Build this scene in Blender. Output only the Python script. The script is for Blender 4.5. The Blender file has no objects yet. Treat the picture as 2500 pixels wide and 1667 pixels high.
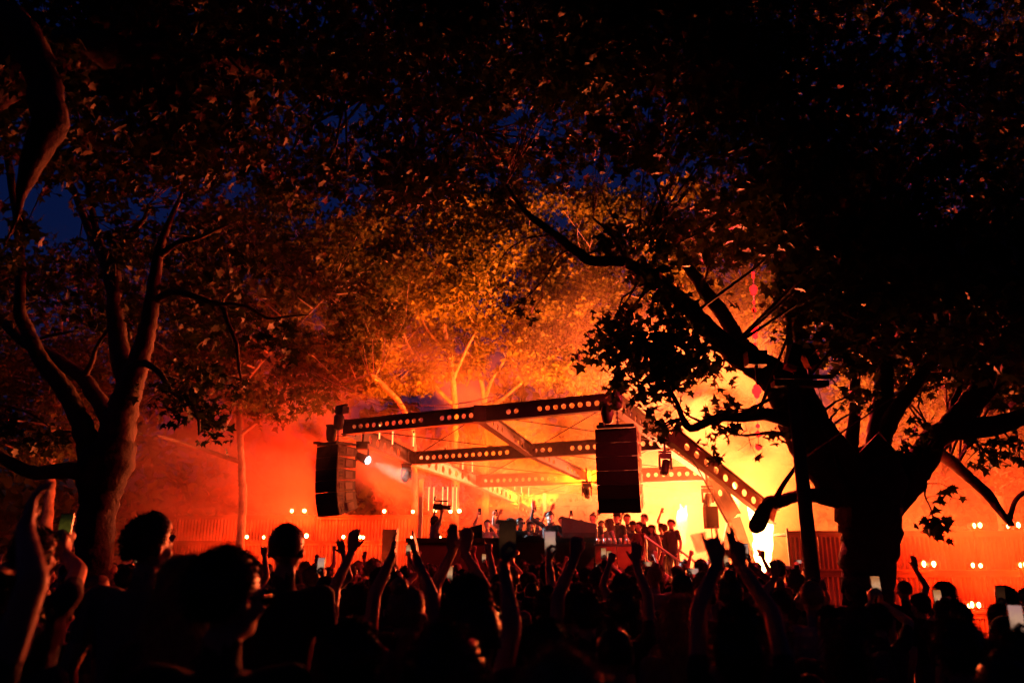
import bpy, bmesh, math, random
import numpy as np
from mathutils import Vector, Matrix, Quaternion

random.seed(7)
rng = np.random.default_rng(7)
SC = bpy.context.scene
COL = SC.collection

# ------------------------------------------------------------------ camera
CAM_Z = 1.8
FPX = 1900.0                       # focal length in photograph pixels
PITCH = math.radians(15.54)
cam_data = bpy.data.cameras.new('camera')
cam = bpy.data.objects.new('camera', cam_data)
COL.objects.link(cam)
cam.location = (0, 0, CAM_Z)
cam.rotation_euler = (math.pi / 2 + PITCH, 0, 0)
cam_data.sensor_width = 36.0
cam_data.lens = FPX / 2500.0 * 36.0
cam_data.clip_start = 0.05
cam_data.clip_end = 2000
cam_data.dof.use_dof = True
cam_data.dof.focus_distance = 17.0
cam_data.dof.aperture_fstop = 1.8
SC.camera = cam

# ------------------------------------------------------------------ sky
world = bpy.data.worlds.new('World')
SC.world = world
world.use_nodes = True
nt = world.node_tree
bg = nt.nodes['Background']
sky = nt.nodes.new('ShaderNodeTexSky')
sky.sky_type = 'NISHITA'
sky.sun_disc = False
sky.sun_elevation = math.radians(-1.0)
sky.sun_rotation = math.radians(180)
sky.ozone_density = 6.0
nt.links.new(sky.outputs[0], bg.inputs[0])
bg.inputs[1].default_value = 0.12

# ------------------------------------------------------------------ exposure
SC.view_settings.view_transform = 'Standard'
SC.view_settings.look = 'None'
SC.view_settings.exposure = 0.15
SC.view_settings.gamma = 1.0
SC.render.engine = 'CYCLES'
SC.cycles.use_denoising = True
SC.cycles.max_bounces = 3
SC.cycles.diffuse_bounces = 1
SC.cycles.glossy_bounces = 2
SC.cycles.transmission_bounces = 3
SC.cycles.volume_bounces = 0
SC.cycles.transparent_max_bounces = 8
SC.cycles.volume_step_rate = .35
SC.cycles.volume_max_steps = 256
SC.cycles.sample_clamp_indirect = 4.0
SC.cycles.sample_clamp_direct = 40.0
SC.cycles.use_light_tree = True
SC.cycles.use_adaptive_sampling = True
SC.cycles.adaptive_threshold = .07
SC.cycles.adaptive_min_samples = 12

# ------------------------------------------------------------------ helpers
SP, CP = math.sin(PITCH), math.cos(PITCH)

def P(u, v, Y):
    """world point seen at photograph pixel (u, v) whose distance in front of the camera is Y"""
    x = (u - 1250.0) / FPX
    y = (833.5 - v) / FPX
    dx, dy, dz = x, CP - y * SP, SP + y * CP
    k = Y / dy
    return Vector((dx * k, Y, CAM_Z + dz * k))

def PX(w, Y):
    """photograph pixels to metres at distance Y"""
    return w * Y / FPX

def tag(o, label=None, cat=None, group=None, kind=None):
    if label: o['label'] = label
    if cat: o['category'] = cat
    if group: o['group'] = group
    if kind: o['kind'] = kind
    return o

def empty(name, loc=(0, 0, 0), rz=0.0):
    o = bpy.data.objects.new(name, None)
    COL.objects.link(o)
    o.location = loc
    o.rotation_euler = (0, 0, rz)
    o.empty_display_size = 0.1
    return o

def mesh_obj(name, me, parent=None, mats=()):
    o = bpy.data.objects.new(name, me)
    COL.objects.link(o)
    for m in mats:
        me.materials.append(m)
    if parent is not None:
        o.parent = parent
    return o

class MB:
    """collects faces and links them as one mesh object"""
    def __init__(self):
        self.v, self.f, self.m = [], [], []
    def add(self, verts, faces, mi=0):
        b = len(self.v)
        self.v.extend([tuple(p) for p in verts])
        self.f.extend([tuple(i + b for i in f) for f in faces])
        self.m.extend([mi] * len(faces))
    def box(self, c, s, rot=None, mi=0):
        c = Vector(c)
        vs = []
        for dz in (-.5, .5):
            for dx, dy in ((-.5, -.5), (.5, -.5), (.5, .5), (-.5, .5)):
                p = Vector((dx * s[0], dy * s[1], dz * s[2]))
                if rot is not None: p = rot @ p
                vs.append(c + p)
        self.add(vs, [(3, 2, 1, 0), (4, 5, 6, 7), (0, 1, 5, 4), (1, 2, 6, 5), (2, 3, 7, 6), (3, 0, 4, 7)], mi)
    def bar(self, a, b, w, h, mi=0):
        a, b = Vector(a), Vector(b)
        d = (b - a); L = d.length; d.normalize()
        up = Vector((0, 0, 1)) if abs(d.z) < .95 else Vector((0, 1, 0))
        s = d.cross(up).normalized(); u = s.cross(d)
        R = Matrix((s, d, u)).transposed()
        self.box((a + b) / 2, (w, L, h), R, mi)
    def tube(self, pts, rad, n=8, mi=0, cap=True):
        pts = [Vector(p) for p in pts]
        k = len(pts)
        if not hasattr(rad, '__len__'): rad = [rad] * k
        prev = None
        vs, fs = [], []
        for i, p in enumerate(pts):
            t = (pts[min(i + 1, k - 1)] - pts[max(i - 1, 0)]).normalized()
            if prev is None:
                a = Vector((0, 0, 1)) if abs(t.z) < .9 else Vector((1, 0, 0))
                s = t.cross(a).normalized()
            else:
                s = (prev - t * prev.dot(t)).normalized()
            prev = s
            u = t.cross(s)
            for j in range(n):
                an = 2 * math.pi * j / n
                vs.append(p + (s * math.cos(an) + u * math.sin(an)) * rad[i])
        for i in range(k - 1):
            for j in range(n):
                j2 = (j + 1) % n
                fs.append((i * n + j, i * n + j2, (i + 1) * n + j2, (i + 1) * n + j))
        if cap:
            fs.append(tuple(range(n))[::-1])
            fs.append(tuple((k - 1) * n + j for j in range(n)))
        self.add(vs, fs, mi)
    def lathe(self, c, prof, n=16, mi=0, rot=None):
        c = Vector(c)
        vs, fs = [], []
        for r, z in prof:
            for j in range(n):
                an = 2 * math.pi * j / n
                p = Vector((r * math.cos(an), r * math.sin(an), z))
                if rot is not None: p = rot @ p
                vs.append(c + p)
        for i in range(len(prof) - 1):
            for j in range(n):
                j2 = (j + 1) % n
                fs.append((i * n + j, i * n + j2, (i + 1) * n + j2, (i + 1) * n + j))
        fs.append(tuple(range(n))[::-1])
        fs.append(tuple((len(prof) - 1) * n + j for j in range(n)))
        self.add(vs, fs, mi)
    def mesh(self, name, mats=(), smooth=False):
        me = bpy.data.meshes.new(name)
        me.from_pydata(self.v, [], self.f)
        for m in mats: me.materials.append(m)
        if any(self.m):
            me.polygons.foreach_set('material_index', self.m)
        if smooth:
            me.polygons.foreach_set('use_smooth', [True] * len(me.polygons))
        me.update()
        return me
    def build(self, name, mat, parent=None, smooth=False):
        mats = mat if isinstance(mat, (list, tuple)) else [mat]
        o = bpy.data.objects.new(name, self.mesh(name, mats, smooth))
        COL.objects.link(o)
        if parent is not None: o.parent = parent
        return o

def copy_tree(o, parent=None):
    c = o.copy()
    COL.objects.link(c)
    c.parent = parent
    for ch in list(o.children):
        copy_tree(ch, c)
    return c

# ------------------------------------------------------------------ materials
MATS = {}
def mat(name, col, rough=.6, metal=0., var=.25, scale=8., bump=0., bscale=30., spec=.4, sheen=0.):
    m = bpy.data.materials.new(name)
    m.use_nodes = True
    n = m.node_tree.nodes; l = m.node_tree.links
    b = n['Principled BSDF']
    b.inputs['Roughness'].default_value = rough
    b.inputs['Metallic'].default_value = metal
    b.inputs['Specular IOR Level'].default_value = spec
    tc = n.new('ShaderNodeTexCoord')
    nz = n.new('ShaderNodeTexNoise'); nz.inputs['Scale'].default_value = scale; nz.inputs['Detail'].default_value = 4
    l.new(tc.outputs['Object'], nz.inputs['Vector'])
    cr = n.new('ShaderNodeValToRGB')
    cr.color_ramp.elements[0].position = .3; cr.color_ramp.elements[1].position = .7
    cr.color_ramp.elements[0].color = tuple(c * (1 - var) for c in col) + (1,)
    cr.color_ramp.elements[1].color = tuple(min(1, c * (1 + var)) for c in col) + (1,)
    l.new(nz.outputs['Fac'], cr.inputs['Fac'])
    l.new(cr.outputs[0], b.inputs['Base Color'])
    if bump:
        n2 = n.new('ShaderNodeTexNoise'); n2.inputs['Scale'].default_value = bscale; n2.inputs['Detail'].default_value = 5
        l.new(tc.outputs['Object'], n2.inputs['Vector'])
        bp = n.new('ShaderNodeBump'); bp.inputs['Strength'].default_value = bump; bp.inputs['Distance'].default_value = .03
        l.new(n2.outputs['Fac'], bp.inputs['Height'])
        l.new(bp.outputs[0], b.inputs['Normal'])
    MATS[name] = m
    return m

def emit_mat(name, col, strength):
    m = bpy.data.materials.new(name)
    m.use_nodes = True
    n = m.node_tree.nodes; l = m.node_tree.links
    n.remove(n['Principled BSDF'])
    e = n.new('ShaderNodeEmission')
    e.inputs[0].default_value = tuple(col) + (1,)
    e.inputs[1].default_value = strength
    l.new(e.outputs[0], n['Material Output'].inputs['Surface'])
    MATS[name] = m
    return m

def leaf_mat(name, c0, c1, trans=.35):
    m = bpy.data.materials.new(name)
    m.use_nodes = True
    n = m.node_tree.nodes; l = m.node_tree.links
    b = n['Principled BSDF']
    b.inputs['Roughness'].default_value = .55
    b.inputs['Specular IOR Level'].default_value = .22
    g = n.new('ShaderNodeNewGeometry')
    cr = n.new('ShaderNodeValToRGB')
    cr.color_ramp.elements[0].color = tuple(c0) + (1,)
    cr.color_ramp.elements[1].color = tuple(c1) + (1,)
    l.new(g.outputs['Random Per Island'], cr.inputs['Fac'])
    l.new(cr.outputs[0], b.inputs['Base Color'])
    t = n.new('ShaderNodeBsdfTranslucent')
    l.new(cr.outputs[0], t.inputs['Color'])
    mx = n.new('ShaderNodeMixShader'); mx.inputs[0].default_value = trans
    l.new(b.outputs[0], mx.inputs[1]); l.new(t.outputs[0], mx.inputs[2])
    l.new(mx.outputs[0], n['Material Output'].inputs['Surface'])
    MATS[name] = m
    return m

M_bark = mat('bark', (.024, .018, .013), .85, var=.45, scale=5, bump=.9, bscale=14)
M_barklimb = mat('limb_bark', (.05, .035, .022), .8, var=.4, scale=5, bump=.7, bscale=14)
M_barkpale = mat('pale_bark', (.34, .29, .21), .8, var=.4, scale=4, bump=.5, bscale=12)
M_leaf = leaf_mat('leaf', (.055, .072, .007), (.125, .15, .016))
M_leaf_shaded = leaf_mat('shaded_leaf', (.012, .022, .004), (.035, .055, .008), .2)  # leaf copy darkened to stand in for shade in the near crowns
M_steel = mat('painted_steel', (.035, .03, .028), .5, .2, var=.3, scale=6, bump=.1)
M_steellit = mat('lit_steel', (.4, .36, .32), .55, .1, var=.2, scale=6)  # lighter copy of the steel, light on the far members put into colour
M_black = mat('black_paint', (.012, .012, .013), .55, var=.3, scale=10)
M_grille = mat('speaker_grille', (.018, .018, .02), .7, .3, var=.4, scale=60, bump=.4, bscale=160)
M_cab = mat('speaker_cabinet', (.05, .046, .044), .6, var=.2, scale=20, bump=.15, bscale=80)
M_grey = mat('grey_plastic', (.12, .11, .1), .5, var=.2)
M_panel = mat('site_panel', (.08, .055, .045), .6, var=.35, scale=1.6, bump=.2, bscale=6)
M_ground = mat('trodden_ground', (.028, .024, .018), .95, var=.5, scale=1.2, bump=.6, bscale=9)
M_deck = mat('stage_deck', (.06, .05, .045), .7, var=.3, scale=3)
M_fascia = mat('stage_fascia', (.085, .05, .035), .8, var=.25, scale=2, bump=.15)
M_cable = mat('cable', (.02, .02, .02), .6)
M_cablepale = mat('pale_cable', (.4, .35, .3), .5)
M_wood = mat('pole_wood', (.06, .045, .035), .85, var=.4, scale=3, bump=.4)
M_chrome = mat('bare_metal', (.5, .48, .45), .3, .9, var=.1)
M_skin = [mat('skin_a', (.3, .175, .12), .55, var=.1, scale=12), mat('skin_b', (.5, .33, .25), .55, var=.1, scale=12), mat('skin_c', (.2, .11, .07), .5, var=.1, scale=12)]
CL = [(.02, .02, .022), (.05, .045, .05), (.03, .035, .06), (.12, .11, .1), (.25, .24, .23), (.1, .03, .03), (.03, .05, .035), (.015, .015, .015)]
M_cloth = [mat('cloth_%s' % 'abcdefgh'[i], c, .9, var=.15, scale=20, bump=.35, bscale=14) for i, c in enumerate(CL)]
M_white_cloth = mat('white_cloth', (.72, .7, .68), .9, var=.06, scale=10, bump=.4, bscale=16)
M_black_cloth = mat('black_cloth', (.018, .018, .02), .9, var=.2, scale=20, bump=.4, bscale=16)
M_denim = mat('denim', (.03, .035, .06), .9, var=.2, scale=20)
M_shoe = mat('shoe_leather', (.03, .028, .026), .6, var=.2)
M_hair = [mat('hair_black', (.012, .009, .007), .45, var=.3, scale=30), mat('hair_brown', (.05, .028, .014), .45, var=.3, scale=30), mat('hair_fair', (.2, .13, .06), .5, var=.3, scale=30)]
M_glass = mat('dark_glass', (.008, .008, .01), .08, var=.1, spec=.6)
M_phone = mat('phone_case', (.015, .015, .017), .3, var=.1)
M_eye = mat('eye', (.02, .015, .012), .2, var=.1)
E_lamp = emit_mat('lamp_glow', (1.0, .42, .12), 60)
E_flame = emit_mat('flame_glow', (1.0, .5, .13), 26)
E_spot = emit_mat('white_lamp_glow', (.95, .97, 1.0), 14)
E_redled = emit_mat('red_led_glow', (1.0, .004, .004), 8)
E_tube = emit_mat('tube_glow', (1.0, .4, .12), 3.0)
E_blue = emit_mat('small_white_led', (.8, .85, 1.0), 12)

# ================================================================== ground
mb = MB()
n = 40
for i in range(n + 1):
    for j in range(n + 1):
        x, y = -300 + 600 * i / n, -120 + 600 * j / n
        mb.v.append((x, y, 0.0))
for i in range(n):
    for j in range(n):
        a = i * (n + 1) + j
        mb.f.append((a, a + n + 1, a + n + 2, a + 1)); mb.m.append(0)
tag(mb.build('ground', M_ground), 'dark trodden park ground under the crowd', None, None, 'structure')

# ================================================================== lamps used all over
def light(name, loc, energy, col, parent=None, radius=.05, spot=None, aim=None, blend=.4):
    d = bpy.data.lights.new(name, 'SPOT' if spot else 'POINT')
    d.energy = energy
    d.color = col
    d.shadow_soft_size = radius
    o = bpy.data.objects.new(name, d)
    COL.objects.link(o)
    o.location = loc
    if spot:
        d.spot_size = math.radians(spot); d.spot_blend = blend
        o.rotation_euler = Vector(aim).to_track_quat('-Z', 'Y').to_euler()
    if parent is not None: o.parent = parent
    return o

# ================================================================== terraces of site panels
def corrugated(w, h):
    m = MB(); k = 7
    vs = []
    for i in range(k * 2 + 1):
        x = -w / 2 + w * i / (k * 2)
        y = -.02 if (i // 1) % 2 else .02
        vs += [(x, y, 0), (x, y, h)]
    fs = [(2 * i, 2 * i + 2, 2 * i + 3, 2 * i + 1) for i in range(k * 2)]
    m.add(vs, fs)
    m.box((0, -.03, h - .03), (w - .01, .03, .05))
    m.box((0, -.03, .03), (w - .01, .03, .05))
    return m.mesh('panel', [M_panel])

def terrace(label, x0, x1, levels, pw, group):
    """levels: list of (y, z0, z1) from the front step to the back step"""
    root = empty('terrace', ((x0 + x1) / 2, levels[0][0], 0))
    tag(root, label, 'terrace', group)
    cx, cy = (x0 + x1) / 2, levels[0][0]
    for (y, z0, z1) in levels:
        k = max(1, int(round((x1 - x0) / pw)))
        w = (x1 - x0) / k
        me = corrugated(w - .015, z1 - z0 - .06)
        for i in range(k):
            o = mesh_obj('panel', me, root)
            o.location = (x0 + w * (i + .5) - cx, y - cy + random.uniform(-.012, .012), z0)
            o.rotation_euler = (0, 0, random.uniform(-.012, .012))
        m = MB(); m.box((0, y - cy + .9, z1 - .03), (x1 - x0, 1.9, .06)); m.build('ledge', M_deck, root)
        m = MB(); m.bar((x0 - cx, y - cy - .07, z1 + .02), (x1 - cx, y - cy - .07, z1 + .02), .04, .05); m.build('top_rail', M_steel, root)
        for i in range(0, k + 1, 3):
            m = MB(); m.bar((x0 - cx + w * i, y - cy - .09, z0), (x0 - cx + w * i, y - cy - .09, z1 + .12), .05, .05); m.build('post', M_steel, root)
    return root

LT = [(29.0, 0.0, 2.36), (31.0, 2.36, 3.36)]
RT = [(19.0, 0.0, .58), (20.4, .58, 1.46), (22.2, 1.46, 2.48)]
terrace('red lit terrace of upright site panels behind the hanging speakers at the smoky side', -13.0, -3.2, LT, .9, 'panelled lamp terraces')
terrace('red lit three step terrace of site panels behind the big plane tree', 7.6, 14.5, RT, .85, 'panelled lamp terraces')

def lamp_proto():
    root = empty('terrace_lamp')
    m = MB(); m.lathe((0, 0, .13), [(.02, -.09), (.07, -.07), (.085, .0), (.085, .08)], 14, rot=Matrix.Rotation(math.radians(90), 3, 'X')); m.build('housing', M_black, root, True)
    m = MB(); m.lathe((0, -.085, .13), [(.001, 0), (.062, .004), (.066, .012), (.03, .02)], 14, rot=Matrix.Rotation(math.radians(90), 3, 'X')); m.build('lens', E_lamp, root, True)
    m = MB(); m.box((0, .02, .02), (.2, .1, .03)); m.box((-.095, 0, .09), (.012, .04, .14)); m.box((.095, 0, .09), (.012, .04, .14)); m.build('bracket', M_black, root)
    return root
lamp0 = lamp_proto(); used0 = [False]
ORD = ['first', 'second', 'third', 'fourth', 'fifth', 'sixth', 'seventh', 'eighth', 'ninth', 'tenth', 'eleventh', 'twelfth', 'thirteenth', 'fourteenth', 'fifteenth']
def tier_lamps(us, Y, z, where, watts, col):
    for i, u in enumerate(us):
        if used0[0]: o = copy_tree(lamp0)
        else: o = lamp0; used0[0] = True
        p = P(u, 1300, Y)
        o.location = (p.x, Y, z)
        s = random.uniform(.75, 1.15)
        o.scale = (s, s, s)
        o.rotation_euler = (0, 0, math.atan2(-p.x, Y) * -1 * .8 + random.uniform(-.2, .2))
        tag(o, 'glowing lamp on %s, %s from the stage' % (where, ORD[i]), 'lamp', 'glowing lamps along the terraces')
        light('lamp_light', (p.x, Y - .2, z + .15), watts * random.uniform(.6, 1.4), col, None, .06)
LRED = (1.0, .022, .001)
tier_lamps([1120, 1100, 1062, 1008, 938, 835, 820, 788, 742, 712], 30.9, 3.42, 'upper ledge of far terrace', 480, LRED)
tier_lamps([1074, 1008, 956, 948, 888, 882, 842, 752, 648, 606], 28.9, 2.42, 'lower ledge of far terrace', 380, LRED)
tier_lamps([2275, 2282, 2373, 2388, 2456, 2481], 22.15, 2.54, 'top ledge of terrace behind big tree', 250, (1, .022, .001))
tier_lamps([2236, 2260, 2356, 2376, 2470, 2480, 2492], 20.35, 1.52, 'middle ledge of terrace behind big tree', 190, (1, .022, .001))
tier_lamps([2334, 2337, 2354], 18.95, .64, 'bottom ledge of terrace behind big tree', 130, (1, .022, .001))

# ================================================================== stage platform
DECK = 1.05
stage = empty('stage_platform', (1.2, 17.6, 0))
tag(stage, 'raised stage platform with a long plain dark front panel', 'stage')
def part(mb_, name, m, root):
    o = mb_.build(name, m)
    o.parent = root
    o.matrix_parent_inverse = Matrix.Translation(root.location).inverted() if root.rotation_euler.z == 0 else (Matrix.Translation(root.location) @ root.rotation_euler.to_matrix().to_4x4()).inverted()
    return o
m = MB()
poly = [(-2.35, 17.05), (3.3, 17.05), (4.1, 18.0), (6.2, 27), (6.2, 36), (-3.0, 36), (-3.0, 24)]
k = len(poly)
m.add([(x, y, DECK - .12) for x, y in poly] + [(x, y, DECK) for x, y in poly], [tuple(range(k))[::-1], tuple(range(k, 2 * k))] + [(i, (i + 1) % k, k + (i + 1) % k, k + i) for i in range(k)])
part(m, 'deck', M_deck, stage)
for (a, b) in (((-2.33, 17.1), (3.28, 17.1)), ((3.32, 17.12), (4.08, 18.02)), ((4.1, 18.05), (6.15, 27)), ((-2.37, 17.1), (-2.95, 24))):
    m = MB(); m.bar((a[0], a[1], (DECK - .12) / 2), (b[0], b[1], (DECK - .12) / 2), .03, DECK - .13); part(m, 'skirt', M_fascia, stage)
# front of the playing desk: one long panel split by fine joints
desk = empty('playing_desk', (.4, 17.0, DECK))
tag(desk, 'long dark playing desk across the front of the stage', 'desk')
xs = [-2.2, -1.1, 0., 1.1, 1.72]
for a, b in zip(xs[:-1], xs[1:]):
    m = MB(); m.box(((a + b) / 2, 16.97, 1.32), (b - a - .008, .04, 1.62)); part(m, 'front_panel', M_fascia, desk)
m = MB(); m.box((-.24, 17.32, 2.17), (3.98, .8, .05)); part(m, 'table_top', M_black, desk)
m = MB(); m.box((-.24, 16.93, 2.165), (4.0, .05, .09)); part(m, 'edge_strip', M_black, desk)
for x in (.05, .45, .85):
    m = MB(); m.box((x, 17.25, 2.225), (.34, .36, .06)); m.lathe((x - .06, 17.25, 2.255), [(.1, 0), (.1, .012), (.02, .016)], 20)
    for q in range(5): m.box((x + .1, 17.12 + q * .06, 2.26), (.05, .02, .015))
    o = m.build('music_player', M_black); tag(o, 'flat black music player on the desk, %s of three from the videographer' % ORD[int(round((x - .05) / .4))], 'player', 'music players on the desk')
counter = empty('drinks_counter', (2.15, 17.1, 0)); tag(counter, 'brown drinks counter beside the dark desk with glasses on it', 'counter')
for a, b in ((1.76, 2.2), (2.215, 2.62)):
    m = MB(); m.box(((a + b) / 2, 17.0, 1.27), (b - a, .04, 1.55)); part(m, 'front_panel', mat('counter_board', (.25, .12, .05), .7, var=.45, scale=2.5) if 'counter_board' not in MATS else MATS['counter_board'], counter)
m = MB(); m.box((2.19, 17.25, 2.07), (.9, .56, .04)); part(m, 'counter_top', M_deck, counter)
for i in range(6):
    m = MB(); m.lathe((1.85 + i * .12 + random.uniform(-.02, .02), 17.15 + random.uniform(-.08, .1), 2.092), [(.026, 0), (.034, .12), (.03, .12), (.024, .01)], 10)
    o = m.build('drinking_glass', M_chrome, smooth=True); tag(o, 'small clear drinking glass on the drinks counter, %s along' % ORD[i], 'glass', 'glasses on the counter')

# monitor speakers
def wedge(label, c, sx, sy, sz, rz, slant):
    root = empty('monitor_speaker', c, rz); tag(root, label, 'speaker')
    m = MB(); h = sz
    vs = [(-sx / 2, -sy / 2, 0), (sx / 2, -sy / 2, 0), (sx / 2, sy / 2, 0), (-sx / 2, sy / 2, 0), (-sx / 2, -sy / 2, h - slant), (sx / 2, -sy / 2, h), (sx / 2, sy / 2, h), (-sx / 2, sy / 2, h - slant)]
    m.add(vs, [(3, 2, 1, 0), (4, 5, 6, 7), (0, 1, 5, 4), (1, 2, 6, 5), (2, 3, 7, 6), (3, 0, 4, 7)])
    m.build('cabinet', M_cab, root)
    m = MB(); m.box((0, -sy / 2 - .012, h * .4), (sx * .9, .02, h * .62)); m.build('grille', M_grille, root)
    m = MB(); m.box((sx * .5 + .006, 0, h * .5), (.012, .16, .05)); m.build('handle', M_black, root)
wedge('dark monitor speaker with a sloping top beside the two players in sunglasses', (-1.0, 17.75, 1.9), .62, .5, .62, .15, .16)
m = MB(); m.box((-1.0, 17.75, 1.475), (.6, .46, .845)); tag(m.build('flight_case', M_black), 'black flight case carrying the sloping monitor speaker', 'flight case')
wedge('dark monitor speaker with a slanting top next to the man with his arm raised', (1.52, 17.95, 1.9), .78, .5, .62, -.12, -.18)
m = MB(); m.box((1.52, 17.95, 1.475), (.74, .46, .845)); tag(m.build('flight_case', M_black), 'black flight case carrying the slanting monitor speaker', 'flight case')
wedge('small dark speaker box on the ledge of the red terrace', (P(954, 1300, 27.6).x, 27.6, 0), .5, .4, 2.75, 0, 0)

# stairs with hand rails
stairs = empty('stairs', (4.6, 18.6, 0)); tag(stairs, 'steep metal stairs with hand rails going down from the stage', 'stairs')
for i in range(6):
    m = MB(); m.box((4.35 + i * .26, 18.75, DECK - .1 - i * .17), (.26, 1.25, .05)); part(m, 'step', M_deck, stairs)
for (y, u0, v0, u1, v1) in ((18.1, 1573, 1308, 1735, 1424), (19.4, 1655, 1340, 1752, 1412)):
    a, b = P(u0, v0, y), P(u1, v1, y)
    m = MB(); m.tube([a, b], .025, 8); m.tube([a + Vector((0, 0, -.5)), b + Vector((0, 0, -.5))], .018, 8)
    part(m, 'hand_rail', M_chrome, stairs)
    for t in (.02, .5, .98):
        q = a.lerp(b, t); m = MB(); m.tube([q, (q.x, q.y, max(.0, q.z - 1.2))], .02, 8); part(m, 'rail_post', M_chrome, stairs)
m = MB(); m.bar((4.2, 18.08, .93), (5.8, 18.08, -.02), .04, .22); part(m, 'stringer', M_steel, stairs)

# ================================================================== steel canopy of pierced beams
canopy = empty('steel_canopy', (0, 20, 0))
tag(canopy, 'black steel canopy of pierced beams over the stage', 'canopy')
def beam(p0, p1, h, fw, hr, pitch, skip=(), mt=None, ends=(.25, .25), parent=None, nseg=14, th=.018):
    """I beam: a web with round holes between two flanges"""
    mt = mt or M_steel
    p0, p1 = Vector(p0), Vector(p1)
    L = (p1 - p0).length
    d = (p1 - p0) / L
    side = Vector((d.y, -d.x, 0)).normalized()
    up = side.cross(d).normalized()
    if up.z < 0: up = -up
    cells = []
    s = ends[0]
    while s + pitch <= L - ends[1]:
        t = (s + pitch / 2) / L
        cells.append((s, s + pitch, not any(a <= t <= b for a, b in skip)))
        s += pitch
    cells = [(0, cells[0][0], False)] + cells + [(cells[-1][1], L, False)]
    m = MB(); hh = h / 2
    for sgn in (-1, 1):
        off = side * (th / 2 * sgn)
        for a, b, hole in cells:
            if not hole:
                q = [p0 + d * a - up * hh, p0 + d * b - up * hh, p0 + d * b + up * hh, p0 + d * a + up * hh]
                m.add([x + off for x in q], [(0, 1, 2, 3)])
            else:
                c = (a + b) / 2
                vs, ou = [], []
                for j in range(nseg):
                    an = 2 * math.pi * (j + .5) / nseg
                    ca, sa = math.cos(an), math.sin(an)
                    vs.append(p0 + d * (c + hr * ca) + up * (hr * sa) + off)
                    k = min((pitch / 2) / max(1e-6, abs(ca)), hh / max(1e-6, abs(sa)))
                    ou.append(p0 + d * (c + k * ca) + up * (k * sa) + off)
                fs = [(j, (j + 1) % nseg, nseg + (j + 1) % nseg, nseg + j) for j in range(nseg)]
                # corners
                m.add(vs + ou, fs)
                for sx in (-1, 1):
                    for sz in (-1, 1):
                        cnr = p0 + d * (c + sx * pitch / 2) + up * (sz * hh) + off
                        idx = sorted(range(nseg), key=lambda j: (ou[j] - cnr).length)[:2]
                        m.add([cnr, ou[idx[0]], ou[idx[1]]], [(0, 1, 2)])
                if sgn == 1:
                    rim = []
                    for j in range(nseg):
                        rim += [vs[j], vs[j] - side * th]
                    m.add(rim, [(2 * j, 2 * ((j + 1) % nseg), 2 * ((j + 1) % nseg) + 1, 2 * j + 1) for j in range(nseg)])
    web = part(m, 'beam', mt, parent or canopy)
    R = Matrix((side, d, up)).transposed()
    mid = (p0 + p1) / 2
    for sgn in (-1, 1):
        m = MB(); m.box(mid + up * (sgn * (hh + .012)), (fw, L, .022), R)
        f = m.build('flange', mt); f.parent = web
        f.matrix_parent_inverse = web.matrix_parent_inverse.copy()
        f.matrix_parent_inverse = Matrix.Identity(4)
        f.location = (0, 0, 0)
    return web

A_L, A_R = P(838, 1044, 20.0), P(1500, 980, 17.0)
B_L, B_R = P(1005, 1119, 25.0), P(1628, 1079, 21.3)
C_L, C_R = P(1165, 1174, 30.0), P(1732, 1154, 25.5)
D_L, D_R = P(1268, 1222, 35.0), P(1776, 1214, 30.0)
def on(a, b, u):
    """point of line a-b that shows at photograph column u"""
    lo, hi = 0., 1.
    for _ in range(40):
        t = (lo + hi) / 2
        q = a.lerp(b, t)
        w = Vector((q.x, q.y * CP + (q.z - CAM_Z) * SP))
        if 1250 + FPX * w.x / w.y < u: lo = t
        else: hi = t
    return a.lerp(b, lo)
A_M, B_M, C_M = on(A_L, A_R, 1172), on(B_L, B_R, 1295), on(C_L, C_R, 1432)
D_M = on(D_L, D_R, 1530)
beam(A_L, A_R, .33, .2, .062, .198, skip=((.32, .385), (.55, .63), (.68, .75)))
beam(B_L, B_R, .36, .2, .068, .235, skip=((.43, .49), (.6, .64)))
beam(C_L, C_R, .42, .22, .075, .27, skip=((.4, .46), (.55, .6)))
beam(D_L, D_R, .46, .22, .085, .31, skip=((.42, .48),))
for a, b in ((A_L, B_L), (B_L, C_L), (C_L, D_L)):
    beam(a, b, .4, .2, .12, .55, ends=(.4, .5), mt=M_steel if a is A_L else M_steellit)
for a, b in ((A_M, B_M), (B_M, C_M), (C_M, D_M)):
    beam(a, b, .32, .2, .07, .42, ends=(.4, .5), skip=((.45, .55),))
J = P(1791, 1264, 26.0)
beam(A_R, B_R, .36, .22, .08, .4, ends=(.3, .3))
beam(B_R, C_R, .42, .24, .11, .5, ends=(.4, .3))
beam(C_R, J, .5, .26, .1, .5, ends=(.5, .5))
beam(P(1640, 1062, 21.0), P(1892, 1262, 23.0), .42, .22, .1, .4, ends=(.4, .3))
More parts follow.
